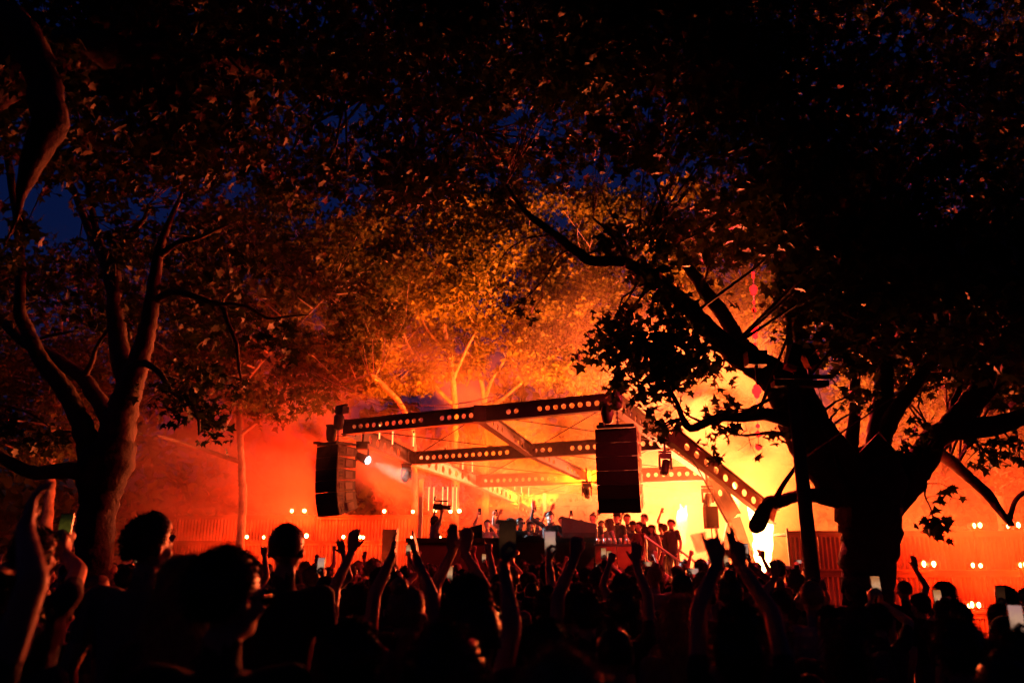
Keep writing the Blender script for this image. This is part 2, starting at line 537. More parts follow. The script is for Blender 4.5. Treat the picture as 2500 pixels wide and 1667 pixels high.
# lower pierced brace at the far corner
beam(P(1268, 1236, 34.0), P(1345, 1288, 31.0), .3, .16, .08, .4, mt=M_steellit)
for u, v in ((1738, 1520), (1878, 1520)):
    q = P(u, v, 26.0); q.z = 0
    m = MB(); m.bar(J + Vector((0, .1 if u < 1800 else -.12, 0)), q, .32, .2); part(m, 'leg', M_steel, canopy)
for u, Y in ((1330, 33.0), (1025, 27)):
    q = P(u, 1300, Y); m = MB(); m.bar((q.x, Y, 0), (q.x, Y, 4.4), .14, .14); part(m, 'leg', M_steellit, canopy)
for q in (B_L, C_L, B_M, C_M, B_R, C_R, A_M):
    m = MB(); m.box(q, (.3, .3, .4)); part(m, 'joint_plate', M_steel, canopy)
for a, b in ((A_L, B_M), (A_M, B_L), (A_M, B_R), (A_R, B_M), (B_L, C_M), (B_M, C_L), (B_M, C_R), (B_R, C_M), (C_L, D_M), (C_M, D_L), (C_M, D_R)):
    m = MB(); m.tube([a, b], .012, 6); part(m, 'tie_wire', M_cable, canopy)

# big wind-brace wire to the ground at the stair side
m = MB(); m.tube([P(1690, 1120, 20.5), P(1775, 1272, 20.5), P(1800, 1330, 20.5)], .014, 6); tag(m.build('stay_wire', M_cable), 'thin dark stay wire slanting past the hanging lamp at the stairs', 'wire')

# ================================================================== hanging speaker columns
def line_array(label, top, yaw, n=6, w=.84, h=.285, dp=.56):
    root = empty('line_array_speaker', top, yaw)
    tag(root, label, 'speaker column', 'hanging speaker columns')
    ang = 0.; pos = Vector((0, 0, 0))
    th_f = h - .006
    for i in range(n):
        tilt = (0, .01, .02, .05, .09, .14)[i]
        ang += tilt
        R = Matrix.Rotation(ang, 3, 'X')      # lean forwards (front faces -Y)
        hb = th_f * .74
        m = MB()
        vs = []
        for (y, hz) in ((0, th_f / 2), (dp, hb / 2)):
            for x, sz in ((-w / 2, -1), (w / 2, -1), (w / 2, 1), (-w / 2, 1)):
                vs.append(pos + R @ Vector((x, y, -th_f / 2 + sz * hz)))
        m.add(vs, [(0, 1, 2, 3), (7, 6, 5, 4), (1, 5, 6, 2), (4, 0, 3, 7), (3, 2, 6, 7), (4, 5, 1, 0)])
        c = m.build('cabinet', M_cab, root)
        m = MB(); m.box(pos + R @ Vector((0, -.014, -th_f / 2)), (w * .985, .022, th_f * .985), R); m.build('grille', M_grille, c)
        for sx in (-1, 1):
            m = MB(); m.box(pos + R @ Vector((sx * (w / 2 + .006), dp * .62, -th_f / 2)), (.012, dp * .38, th_f * .58), R); m.build('side_pad', M_grey, c)
            m = MB(); m.box(pos + R @ Vector((sx * (w / 2 + .004), dp * .2, -th_f * .36)), (.01, .09, .06), R); m.box(pos + R @ Vector((sx * (w / 2 + .004), dp * .2, -th_f * .64)), (.01, .09, .06), R); m.build('rigging_pocket', M_black, c)
        pos = pos + R @ Vector((0, 0, -h))
    m = MB(); m.box((0, dp * .45, .05), (w * .9, dp * 1.1, .07)); m.box((-w * .3, -.08, .075), (.1, .3, .06)); m.build('flying_frame', M_black, root)
    m = MB()
    for q in range(7): m.box((0, dp * .5, .12 + q * .05), (.05 if q % 2 else .015, .015 if q % 2 else .05, .06))
    m.build('chain', M_chrome, root)
    m = MB(); m.lathe((0, dp * .5, .48), [(.04, -.06), (.11, -.02), (.13, .1), (.13, .28), (.08, .36), (.03, .38)], 12); m.build('chain_hoist', M_black, root, True)
    m = MB(); m.lathe((-.2, dp * .4, .14), [(.05, 0), (.11, .04), (.14, .22), (.13, .36), (.16, .42)], 10); m.build('chain_bag', M_black, root, True)
    m = MB(); m.box((.1, dp * .5, .92), (.3, .2, .16)); m.box((.1, dp * .5, 1.03), (.4, .06, .05)); m.build('beam_clamp', M_black, root)
    return root
tl = P(801, 1088, 19.2)
line_array('black column of six hanging speakers at the smoky end of the front beam', tl, math.radians(-40))
tr = P(1503, 1046, 15.9)
line_array('larger black column of six hanging speakers in front of the canopy corner', tr, math.radians(-17), w=.86)

# ================================================================== moving head lamps
def moving_head(label, c, aim, lens_m, watts=0, col=(1, .3, .05), spot=30, drop=.5):
    root = empty('stage_lamp', c); tag(root, label, 'stage lamp', 'lamps hung from the canopy')
    aim = Vector(aim).normalized()
    m = MB(); m.box((0, 0, -.08), (.3, .26, .12)); m.bar((0, 0, 0), (0, 0, drop), .05, .05); m.box((0, 0, .03), (.34, .07, .06)); m.build('base', M_black, root)
    m = MB(); m.box((-.15, 0, -.28), (.04, .12, .32)); m.box((.15, 0, -.28), (.04, .12, .32)); m.box((0, 0, -.135), (.3, .12, .03)); m.build('yoke', M_black, root)
    R = aim.to_track_quat('Z', 'Y').to_matrix()
    m = MB(); m.lathe((0, 0, -.36), [(.05, -.2), (.1, -.17), (.11, .0), (.12, .12), (.13, .2)], 14, rot=R); m.build('head', M_black, root, True)
    m = MB(); m.lathe(Vector((0, 0, -.36)) + aim * .2, [(.001, .012), (.06, .01), (.1, .004)], 14, rot=R); m.build('lens', lens_m, root, True)
    if watts:
        light('stage_lamp_beam', Vector(c) + Vector((0, 0, -.36)) + aim * .28, watts, col, None, .06, spot, aim)
    return root
moving_head('stage lamp throwing a white beam beside the smoky-side speaker column', P(886, 1083, 20.0), P(1262, 1285, 17.9) - (P(886, 1083, 20.0) + Vector((0, 0, -.36))), E_spot, 9000, (.9, .92, 1.0), 19, .3)
moving_head('stage lamp hung under the second beam at the smoky edge', P(993, 1136, 24.6), (.2, .9, .6), M_glass, 2500, (1, .03, .001), 100)
moving_head('stage lamp under the third beam beside the larger speaker column', P(1432, 1178, 27.0), (-.1, .8, .8), M_glass, 45000, (1, .08, .003), 110)
moving_head('stage lamp hung from the near corner beam above the stage guests', P(1623, 1106, 20.6), (-.2, -.2, -1), M_glass)
moving_head('stage lamp hung from the long corner beam above the stairs', P(1726, 1190, 23.5), (-.2, -.2, -1), M_glass)

moving_head('added wash lamp on the far beam lighting smoke and trees behind the players', P(1330, 1232, 33.5), (-.25, .45, .9), M_glass, 170000, (1, .1, .004), 130)  # lamp added to brighten the smoke and leaves behind the roof
moving_head('added wash lamp on the far beam lighting smoke near the far corner', P(1275, 1228, 34.6), (-.5, .3, .9), M_glass, 30000, (1, .075, .004), 130)  # second added lamp, there to lift the same glow
# tube lights
def tube_light(p, ln, i, where):
    root = empty('tube_light', p); tag(root, 'thin upright tube light %s, %s from the smoky side' % (where, ORD[i]), 'tube light', 'thin tube lights')
    m = MB(); m.tube([(0, 0, 0), (0, 0, ln)], .018, 6); m.build('tube', E_tube, root)
    m = MB(); m.tube([(0, 0, ln), (0, 0, ln + .08)], .026, 6); m.tube([(0, 0, -.05), (0, 0, 0)], .026, 6); m.build('end_cap', M_black, root)
for i, u in enumerate((1046, 1058, 1080, 1092, 1105, 1114)):
    tube_light(P(u, 1246, 30.6), .9, i, 'standing behind the videographer')
for i, (u, v, Y) in enumerate(((926, 1072, 22), (958, 1085, 23), (1009, 1090, 24), (1086, 1128, 27), (1130, 1146, 28), (1153, 1152, 29), (1257, 1196, 32), (1273, 1204, 33), (1291, 1212, 34))):
    tube_light(P(u, v, Y), .42, i, 'hanging under the canopy')

# speaker on a stand near the stairs
sp = empty('stand_speaker', P(1738, 1300, 23.0)); sp.location.z = 0
tag(sp, 'dark box speaker on a thin stand beside the stairs', 'speaker')
m = MB(); m.box((0, 0, 2.93), (.36, .34, .62)); m.build('cabinet', M_cab, sp)
m = MB(); m.box((0, -.18, 2.93), (.33, .02, .58)); m.build('grille', M_grille, sp)
m = MB(); m.tube([(0, 0, 0), (0, 0, 2.62)], .02, 8); m.build('pole', M_black, sp)
for q in range(3):
    an = q * 2.094; m = MB(); m.tube([(0, 0, .7), (.5 * math.cos(an), .5 * math.sin(an), 0)], .014, 6); m.build('leg', M_black, sp)

# ================================================================== flames
def flame(label, base, hgt, wid, watts, col, seed):
    r = random.Random(seed)
    root = empty('flame_jet', base); tag(root, label, 'flame')
    m = MB(); m.box((0, 0, -base[2] / 2 - .06), (.3, .3, base[2] - .02)); m.build('burner', M_black, root)
    m = MB()
    for k in range(11):
        an = r.uniform(0, 6.28); l = hgt * r.uniform(.45, 1.0); ox = r.uniform(-.1, .1) * wid
        pts, rad = [], []
        bx, by = math.cos(an) * wid * .5, math.sin(an) * wid * .3
        for i in range(9):
            t = i / 8
            pts.append((ox * (1 - t) + bx * t ** 1.6 + .05 * math.sin(7 * t + k), by * t ** 1.6 + .04 * math.cos(6 * t + k), l * t))
            rad.append(max(.004, wid * .26 * (math.sin(math.pi * min(1, t * .86 + .1)) ** .8) * r.uniform(.7, 1.1)))
        m.tube(pts, rad, 9)
    m.build('flame', E_flame, root, True)
    light('flame_light', Vector(base) + Vector((0, -.1, hgt * .6)), watts, col, None, .3)
flame('tall white-hot flame jet shooting up beside the crossed canopy legs', tuple(P(1866, 1402, 23.6)), 2.3, .7, 60000, (1, .12, .022), 3)
flame('added flame jet lighting the smoke behind the stage guests', tuple(P(1668, 1330, 30.0)), 1.5, .4, 270000, (1, .135, .042), 5)  # made-up flame hidden in the smoke to give the white glow
flame('added flame jet lighting the smoke beyond the corner beam of the canopy', tuple(P(1796, 1262, 29.5)), 1.3, .35, 80000, (1, .13, .022), 9)  # further hidden flame, added to brighten the smoke

# ================================================================== red light strand in the tree
strand = empty('light_strand', P(1842, 660, 15.0)); tag(strand, 'dangling strand of tiny red lights shining through the big tree', 'light strand')
pts = [P(1838 + 14 * t, 650 + 450 * t, 15.0) - strand.location for t in np.linspace(0, 1, 12)]
m = MB(); m.tube(pts, .006, 5); m.build('cord', M_cable, strand)
for v, s in ((668, .6), (676, .6), (706, 1.5), (714, 1.2), (738, .6), (757, .9), (790, .6), (803, 1.4), (812, 1.2), (822, 1.0), (840, .6), (866, 1.3), (946, 1.3), (955, 1.8), (966, 1.0), (1040, .8), (1060, 1.2), (1092, 1.2)):
    t = (v - 650) / 450
    m = MB(); m.lathe(P(1838 + 14 * t, v, 15.0) - strand.location, [(.01, -.05 * s), (.05 * s, -.02 * s), (.052 * s, .02 * s), (.01, .06 * s)], 8); m.build('bulb', E_redled, strand, True)
for v, w in ((710, 700), (812, 700), (955, 900)):
    light('strand_light', P(1845, v, 14.8), w, (1, .03, .03), None, .05)

# ================================================================== slack cables over the stage
for i, (dv) in enumerate((0, 10)):
    a, b = P(760, 905 + dv * .4, 24), P(1225, 960 + dv, 24)
    pts = [a.lerp(b, t) + Vector((0, 0, -1.15 * 4 * t * (1 - t) * (.62 + .1 * i))) for t in np.linspace(0, 1, 16)]
    m = MB(); m.tube(pts, .016, 6); tag(m.build('slack_cable', M_cablepale), '%s pale slack cable sagging between trees above the front beam' % ('upper', 'lower')[i], 'cable', 'slack cables')

# ================================================================== pole with lamp bar in front of the big tree
pole = empty('lamp_pole', (P(1985, 1400, 8.4).x, 8.4, 0)); tag(pole, 'dark upright pole with a cross bar of lamps in front of the big tree', 'pole')
zt = P(1968, 935, 8.4).z
m = MB(); m.tube([(0, 0, 0), (-.01, 0, zt * .5), (-.02, 0, zt)], [.085, .075, .068], 12); m.build('shaft', M_wood, pole, True)
m = MB(); m.box((.08, .05, zt), (.6, .14, .06)); m.box((.08, -.04, zt + .06), (.62, .04, .04)); m.build('cross_bar', M_steel, pole)
m = MB(); m.box((-.37, .1, zt + .3), (.22, .18, .16)); m.box((-.37, 0, zt + .3), (.18, .03, .12)); m.bar((-.37, .1, zt), (-.37, .1, zt + .24), .03, .03); m.build('flood_lamp', M_black, pole)
M_redcloth = mat('red_lit_cloth', (.5, .05, .03), .5)  # cloth under red light, the light put into its colour
for dx, tl_ in ((.05, .35), (.22, -.35)):
    m = MB(); R = Matrix.Rotation(tl_, 3, 'Y'); m.box((dx, .08, zt + .33), (.13, .16, .24), R); m.bar((dx, .08, zt), (dx, .08, zt + .22), .04, .03); f = m.build('spot_lamp', M_black, pole)
    m = MB(); m.box(Vector((dx, .08, zt + .33)) + R @ Vector((0, -.01, -.15)), (.12, .1, .05), R); m.build('cloth_flap', M_redcloth, f)
m = MB(); m.tube([(.3, .1, zt), (.42, .3, zt - .3), (.62, .6, zt - .9)], .006, 5); m.build('cable_loop', M_cable, pole)

# ================================================================== smoke drifting round the stage
SMOKE_D = .055
m = MB(); m.box((6, 31.5, 8.05), (56, 30.5, 16))
smoke = m.build('smoke', M_black)
tag(smoke, 'thick drifting stage smoke lit red and orange', 'smoke', None, 'stuff')
sm = bpy.data.materials.new('smoke_air'); sm.use_nodes = True
n_, l_ = sm.node_tree.nodes, sm.node_tree.links
n_.remove(n_['Principled BSDF'])
pv = n_.new('ShaderNodeVolumePrincipled')
pv.inputs['Color'].default_value = (.93, .78, .55, 1)
pv.inputs['Anisotropy'].default_value = .25
l_.new(pv.outputs[0], n_['Material Output'].inputs['Volume'])
tc = n_.new('ShaderNodeTexCoord'); sx = n_.new('ShaderNodeSeparateXYZ'); l_.new(tc.outputs['Object'], sx.inputs[0])
def mr(src, a, b, c, d, smooth=True):
    q = n_.new('ShaderNodeMapRange'); q.interpolation_type = 'SMOOTHSTEP' if smooth else 'LINEAR'
    for i, v in enumerate((a, b, c, d)): q.inputs[i + 1].default_value = v
    l_.new(src, q.inputs[0]); return q.outputs[0]
def mul(a, b):
    q = n_.new('ShaderNodeMath'); q.operation = 'MULTIPLY'; l_.new(a, q.inputs[0])
    if hasattr(b, 'links'): l_.new(b, q.inputs[1])
    else: q.inputs[1].default_value = b
    return q.outputs[0]
nz = n_.new('ShaderNodeTexNoise'); nz.inputs['Scale'].default_value = .34; nz.inputs['Detail'].default_value = 3.0; nz.inputs['Roughness'].default_value = .55; nz.inputs['Distortion'].default_value = .6
mpn = n_.new('ShaderNodeMapping'); mpn.inputs['Scale'].default_value = (1, .35, 1.25); l_.new(tc.outputs['Object'], mpn.inputs['Vector']); l_.new(mpn.outputs[0], nz.inputs['Vector'])
dn = mr(nz.outputs['Fac'], .43, .59, .02, 2.4)
dn = mul(dn, mr(sx.outputs['Z'], 3.5, 13.0, 1.0, .0))
dn = mul(dn, mr(sx.outputs['Y'], 20.0, 35.0, .05, 1.0))
dn = mul(dn, mr(sx.outputs['Y'], 37, 45, 1.0, .0))
dn = mul(dn, mr(sx.outputs['X'], -17, -8, .0, 1.0))
dn = mul(dn, mr(sx.outputs['X'], 8.5, 15, 1.0, .16))
vd = n_.new('ShaderNodeVectorMath'); vd.operation = 'DISTANCE'; vs_ = n_.new('ShaderNodeVectorMath'); vs_.operation = 'MULTIPLY'; vs_.inputs[1].default_value = (1, 1, .5); l_.new(tc.outputs['Object'], vs_.inputs[0]); l_.new(vs_.outputs[0], vd.inputs[0]); vd.inputs[1].default_value = (6.9 / 1.0, 29.5, 4.6 * .5)
dn = mul(dn, mr(vd.outputs['Value'], .8, 4.6, 20.0, .8))
dn = mul(dn, mr(sx.outputs['X'], -7.5, -2.5, 2.6, 1.0))
dn = mul(dn, SMOKE_D)
bank = mul(mul(mr(sx.outputs['X'], 8.0, 11.5, .0, 1.0), mr(sx.outputs['Y'], 16.3, 19.0, .0, 1.0)), mul(mr(sx.outputs['Z'], 1.0, 7.0, 1.0, .0), mr(sx.outputs['Y'], 22.0, 26.0, 1.0, .0)))
bank = mul(mul(bank, mr(nz.outputs['Fac'], .36, .64, .2, 1.7)), .06)
a0 = n_.new('ShaderNodeMath'); a0.operation = 'ADD'; l_.new(dn, a0.inputs[0]); l_.new(bank, a0.inputs[1]); dn = a0.outputs[0]
vb = n_.new('ShaderNodeVectorMath'); vb.operation = 'DISTANCE'; l_.new(tc.outputs['Object'], vb.inputs[0]); vb.inputs[1].default_value = tuple(P(925, 1125, 19.75))
ad_ = n_.new('ShaderNodeMath'); ad_.operation = 'ADD'; l_.new(dn, ad_.inputs[0]); l_.new(mr(vb.outputs['Value'], .1, 1.0, .3, .0), ad_.inputs[1]); dn = ad_.outputs[0]
l_.new(dn, pv.inputs['Density'])
smoke.data.materials.clear(); smoke.data.materials.append(sm)

# ================================================================== trees
LEAF_BIG = np.array([(0, 0), (.42, -.04), (.27, .2), (.58, .4), (.22, .5), (0, 1.0), (-.22, .5), (-.58, .4), (-.27, .2), (-.42, -.04)], float)
LEAF_MID = np.array([(0, 0), (.5, .22), (.2, .5), (0, 1.), (-.2, .5), (-.5, .22)], float)

def leaf_mesh_arrays(cent, size, tmpl, r, droop=.35, curl=.18):
    N = len(cent); K = len(tmpl)
    # leaf axis points outwards and down, normal random but biased upwards
    nrm = r.normal(size=(N, 3)); nrm[:, 2] = np.abs(nrm[:, 2]) * .9 + .15
    nrm /= np.linalg.norm(nrm, axis=1)[:, None]
    ax = r.normal(size=(N, 3)); ax[:, 2] -= droop
    ax -= nrm * (ax * nrm).sum(1)[:, None]
    ax /= np.linalg.norm(ax, axis=1)[:, None]
    sd = np.cross(ax, nrm)
    t = np.vstack([tmpl, [(0, .32)]])
    z = np.zeros(K + 1)
    z[:K] = -curl * (np.abs(tmpl[:, 0]) ** 1.3 + .25 * tmpl[:, 1] ** 2)
    wob = r.uniform(.2, 3.2, size=(N, 1))
    asp = r.uniform(.6, 1.15, size=(N, 1, 1))
    s = size[:, None, None]
    V = cent[:, None, :] + s * (asp * t[None, :, 0, None] * sd[:, None, :] + t[None, :, 1, None] * ax[:, None, :] + (z[None, :] * wob)[:, :, None] * nrm[:, None, :])
    V = V.reshape(-1, 3)
    base = (np.arange(N) * (K + 1))[:, None, None]
    tri = np.array([(K, j, (j + 1) % K) for j in range(K)])[None] + base
    return V, tri.reshape(-1, 3)

def np_mesh(name, V, F, m):
    me = bpy.data.meshes.new(name)
    me.vertices.add(len(V)); me.vertices.foreach_set('co', np.ascontiguousarray(V, dtype=np.float32).ravel())
    k = F.shape[1]
    me.loops.add(F.size); me.loops.foreach_set('vertex_index', np.ascontiguousarray(F, dtype=np.int32).ravel())
    me.polygons.add(len(F)); me.polygons.foreach_set('loop_start', np.arange(0, F.size, k, dtype=np.int32))
    me.polygons.foreach_set('loop_total', np.full(len(F), k, np.int32))
    me.update(calc_edges=True)
    me.materials.append(m)
    return me

def limb_tube(mbd, pts, rad, n=10, knob=.12, r=None, rough=True):
    """smooth bumpy limb through pts"""
    r = r or random
    P_, R_ = [], []
    k = len(pts)
    for i in range(k - 1):
        p0, p1, p2, p3 = pts[max(i - 1, 0)], pts[i], pts[i + 1], pts[min(i + 2, k - 1)]
        ns = max(3, min(26, int((p2 - p1).length / (.16 if rad[i] < .1 else .07))))
        for j in range(ns):
            t = j / ns
            a = .5 * ((2 * p1) + (p2 - p0) * t + (2 * p0 - 5 * p1 + 4 * p2 - p3) * t * t + (3 * p1 - p0 - 3 * p2 + p3) * t ** 3)
            P_.append(a); R_.append(rad[i] * (1 - t) + rad[i + 1] * t)
    P_.append(pts[-1]); R_.append(rad[-1])
    P_ = [p + Vector((r.gauss(0, .06), r.gauss(0, .06), r.gauss(0, .03))) * q for p, q in zip(P_, R_)]
    ph = [r.uniform(0, 6.28) for _ in range(3)]
    R_ = [q * (1 + knob * .5 * (math.sin(i * .55 + ph[0]) * .5 + math.sin(i * .23 + ph[1]))) for i, q in enumerate(R_)]
    b = len(mbd.v)
    mbd.tube(P_, R_, n)
    if rough:                       # rough bark: push each ring vertex in or out
        pj = [r.uniform(0, 6.28) for _ in range(n)]
        for i, (p, q) in enumerate(zip(P_, R_)):
            for j in range(n):
                x = Vector(mbd.v[b + i * n + j])
                mbd.v[b + i * n + j] = tuple(p + (x - p) * (1 + .05 * math.sin(pj[j] + i * .35) + r.uniform(-.035, .035)))
    return P_, R_

class Tree:
    def __init__(self, label, base, barkm, leafm, tmpl, seed, group='plane trees'):
        self.root = empty('plane_tree', base); tag(self.root, label, 'tree', group)
        self.base = Vector(base)
        self.rand = random.Random(seed); self.r = np.random.default_rng(seed)
        self.bark, self.leafm, self.tmpl = barkm, leafm, tmpl
        self.nodes = []; self.cent = []; self.size = []
    def limb(self, name, pts, wid, n=10):
        """pts: (u, v, Y) photograph pixel and distance; wid: width in photograph pixels"""
        ps = [P(*p) for p in pts]
        rs = [max(.006, PX(w * (.83 if w > 90 else .9), p[2]) / 2) for w, p in zip(wid, pts)]
        m = MB()
        P_, R_ = limb_tube(m, [q - self.base for q in ps], rs, n, r=self.rand)
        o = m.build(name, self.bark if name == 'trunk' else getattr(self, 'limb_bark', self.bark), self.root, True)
        self.nodes += [(p + self.base, q) for p, q in zip(P_, R_)]
        return o
    def world_limb(self, name, ps, rs, n=8):
        m = MB()
        P_, R_ = limb_tube(m, [Vector(q) - self.base for q in ps], rs, n, r=self.rand)
        o = m.build(name, self.bark, self.root, True)
        self.nodes += [(p + self.base, q) for p, q in zip(P_, R_)]
        return o
    def cluster(self, c, rad, count, size, flat=.7):
        d = self.r.normal(size=(count, 3)); d /= np.linalg.norm(d, axis=1)[:, None]
        q = self.r.uniform(0, 1, (count, 1)) ** .45
        pts = np.array(c)[None] + d * q * np.array([rad, rad, rad * flat])[None]
        self.cent.append(pts); self.size.append(self.r.uniform(.7, 1.25, count) * size)
        self.cl = getattr(self, 'cl', []); self.cl.append((Vector(c), rad))
    def twigs(self, sub=3, r0=.022):
        m = MB()
        for c, rad in self.cl:
            best = min(self.nodes, key=lambda nd: (nd[0] - c).length_squared)
            a = best[0]; L = (c - a).length
            mid = a.lerp(c, .5) + Vector((self.rand.uniform(-.15, .15), self.rand.uniform(-.15, .15), self.rand.uniform(-.05, .2))) * L
            rr = min(best[1] * .6, r0 * (1 + L * .12))
            m.tube([x - self.base for x in (a, a.lerp(mid, .6), mid, mid.lerp(c, .6), c)], [rr, rr * .85, rr * .7, rr * .5, rr * .3], 5)
            for _ in range(sub):
                e = c + Vector((self.rand.uniform(-1, 1), self.rand.uniform(-1, 1), self.rand.uniform(-.7, .5))) * rad * .85
                s = mid.lerp(c, self.rand.uniform(.3, 1))
                h = s.lerp(e, .5) + Vector((0, 0, self.rand.uniform(-.1, .15) * rad))
                m.tube([x - self.base for x in (s, h, e)], [rr * .38, rr * .25, .003], 4)
        o = m.build('twigs', self.bark, self.root, True); o['kind'] = 'stuff'
    def finish(self, singles=0, clear=None):
        C = np.vstack(self.cent); S = np.concatenate(self.size)
        if clear is not None:
            keep = clear(C); C, S = C[keep], S[keep]
        dist = np.linalg.norm(C - np.array([0, 0, CAM_Z]), axis=1)
        if singles:
            # the leaves that show largest inside the frame become single leaves
            w = C[:, 1] * CP + (C[:, 2] - CAM_Z) * SP
            h = -C[:, 1] * SP + (C[:, 2] - CAM_Z) * CP
            u = 1250 + FPX * C[:, 0] / w; v = 833.5 - FPX * h / w
            inn = (u > 0) & (u < 2500) & (v > 0) & (v < 1667) & (w > .5)
            key = np.where(inn, S / dist, 0)
            idx = np.argsort(-key)[:singles]
        else: idx = np.array([], int)
        rest = np.setdiff1d(np.arange(len(C)), idx)
        V, F = leaf_mesh_arrays(C[rest] - np.array(self.base), S[rest], self.tmpl, self.r)
        o = mesh_obj('crown', np_mesh('crown', V, F, self.leafm), self.root)
        o['kind'] = 'stuff'
        if len(idx):
            var = []
            for k in range(6):
                V, F = leaf_mesh_arrays(np.zeros((1, 3)), np.ones(1), LEAF_BIG, self.r, curl=.1 + .05 * k)
                var.append(np_mesh('leaf', V, F, self.leafm))
            for n_i, i in enumerate(idx):
                l = bpy.data.objects.new('leaf', var[n_i % 6]); COL.objects.link(l)
                l.parent = self.root
                l.location = Vector(C[i]) - self.base
                l.rotation_euler = (self.rand.uniform(-.5, .5), self.rand.uniform(-.5, .5), self.rand.uniform(0, 6.28))
                s = S[i]; l.scale = (s, s, s)

def region_points(rnd, poly, count):
    """random pixels inside a polygon of photograph pixels"""
    xs = [p[0] for p in poly]; ys = [p[1] for p in poly]
    out = []
    while len(out) < count:
        x, y = rnd.uniform(min(xs), max(xs)), rnd.uniform(min(ys), max(ys))
        c = False; j = len(poly) - 1
        for i in range(len(poly)):
            if (poly[i][1] > y) != (poly[j][1] > y) and x < (poly[j][0] - poly[i][0]) * (y - poly[i][1]) / (poly[j][1] - poly[i][1]) + poly[i][0]: c = not c
            j = i
        if c: out.append((x, y))
    return out

# ---------------------------------------------------------------- big tree in front of the terrace (stage's stair side)
Y2 = 10.0
b = P(2118, 1500, Y2); b.z = 0
T2 = Tree('massive dark plane tree with spreading limbs behind the lamp pole', b, M_bark, M_leaf_shaded, LEAF_BIG, 21)
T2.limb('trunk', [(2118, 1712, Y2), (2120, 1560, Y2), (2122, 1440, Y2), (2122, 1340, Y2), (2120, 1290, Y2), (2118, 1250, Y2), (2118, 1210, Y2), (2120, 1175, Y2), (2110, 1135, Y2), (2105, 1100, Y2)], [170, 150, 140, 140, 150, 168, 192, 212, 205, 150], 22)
L = T2.limb
L('limb', [(2118, 1275, Y2), (2068, 1205, Y2), (1997, 1122, Y2), (1938, 1016, 9.9), (1906, 940, 9.8), (1849, 892, 9.7), (1791, 859, 9.6), (1715, 787, 9.5), (1654, 727, 9.4), (1588, 681, 9.3), (1525, 640, 9.2), (1447, 638, 9.2), (1414, 619, 9.2), (1372, 586, 9.1), (1318, 545, 9.0), (1277, 511, 9.0), (1235, 450, 8.9)], [70, 100, 118, 108, 98, 76, 62, 54, 46, 40, 32, 29, 28, 26, 23, 17, 8], 14)
L('limb', [(1870, 905, 9.7), (1810, 840, 9.9), (1777, 787, 10.1), (1739, 734, 10.2), (1710, 691, 10.3), (1681, 653, 10.4), (1648, 596, 10.4), (1629, 529, 10.4), (1600, 440, 10.3)], [60, 50, 46, 40, 36, 28, 22, 14, 6], 10)
L('limb', [(1940, 1030, 9.7), (1868, 1010, 9.4), (1815, 1019, 9.2), (1758, 1019, 9.1), (1720, 1033, 9.0), (1686, 1045, 8.9), (1667, 1021, 8.9), (1653, 983, 8.8), (1629, 945, 8.8), (1606, 928, 8.8), (1570, 934, 8.8), (1545, 925, 8.8)], [50, 32, 25, 24, 23, 23, 18, 14, 12, 10, 8, 5], 10)
L('limb', [(1985, 1100, 9.8), (1944, 1074, 9.6), (1896, 1055, 9.4), (1849, 1060, 9.3), (1806, 1062, 9.2), (1770, 1050, 9.2)], [24, 12, 10, 8, 6, 4], 8)
L('limb', [(2060, 1215, 10), (1990, 1208, 9.8), (1950, 1210, 9.6), (1920, 1218, 9.4), (1895, 1228, 9.3)], [60, 40, 36, 36, 32], 12)
L('limb', [(1898, 1224, 9.3), (1876, 1226, 9.2), (1862, 1255, 9.1), (1850, 1280, 9.05), (1842, 1288, 9.0)], [26, 34, 40, 44, 30], 12)
L('limb', [(1893, 1222, 9.3), (1905, 1196, 9.2), (1931, 1155, 9.2), (1958, 1121, 9.2)], [20, 13, 12, 9], 8)
L('limb', [(2098, 1190, 10), (2078, 1112, 10.1), (2086, 1026, 10.2), (2090, 883, 10.4), (2088, 768, 10.5), (2083, 706, 10.5), (2054, 634, 10.4), (2030, 586, 10.4)], [70, 44, 32, 26, 22, 17, 12, 8], 10)
L('limb', [(2135, 1200, 10.1), (2140, 1122, 10.2), (2150, 1026, 10.3), (2160, 930, 10.4), (2160, 835, 10.5), (2145, 739, 10.6), (2120, 620, 10.6)], [95, 66, 56, 46, 37, 26, 10], 12)
L('limb', [(2110, 1180, 9.8), (2065, 1100, 9.7), (2021, 1045, 9.7), (1990, 990, 9.8), (1960, 930, 9.9)], [70, 45, 40, 42, 36], 10)
L('limb', [(2122, 1345, 10), (2146, 1268, 10), (2188, 1205, 10), (2241, 1136, 9.9), (2279, 1074, 9.8), (2317, 1050, 9.7), (2365, 1045, 9.6), (2437, 1036, 9.5), (2500, 1016, 9.4), (2600, 980, 9.3)], [80, 100, 104, 86, 72, 62, 56, 52, 46, 40], 14)
L('limb', [(2290, 1070, 9.8), (2313, 1036, 9.9), (2332, 978, 10), (2346, 930, 10.1), (2350, 860, 10.2)], [40, 24, 20, 14, 6], 8)
L('limb', [(2150, 1090, 10.2), (2174, 1026, 10.1), (2222, 954, 10), (2270, 892, 9.9), (2308, 835, 9.8), (2370, 740, 9.6)], [50, 42, 36, 30, 22, 10], 10)
L('limb', [(1962, 950, 9.9), (1952, 880, 10), (1949, 811, 10.1), (1955, 760, 10.2)], [40, 24, 20, 10], 8)
L('limb', [(1935, 930, 9.9), (1926, 806, 10), (1930, 730, 10.1), (1940, 660, 10.1)], [26, 16, 12, 5], 8)
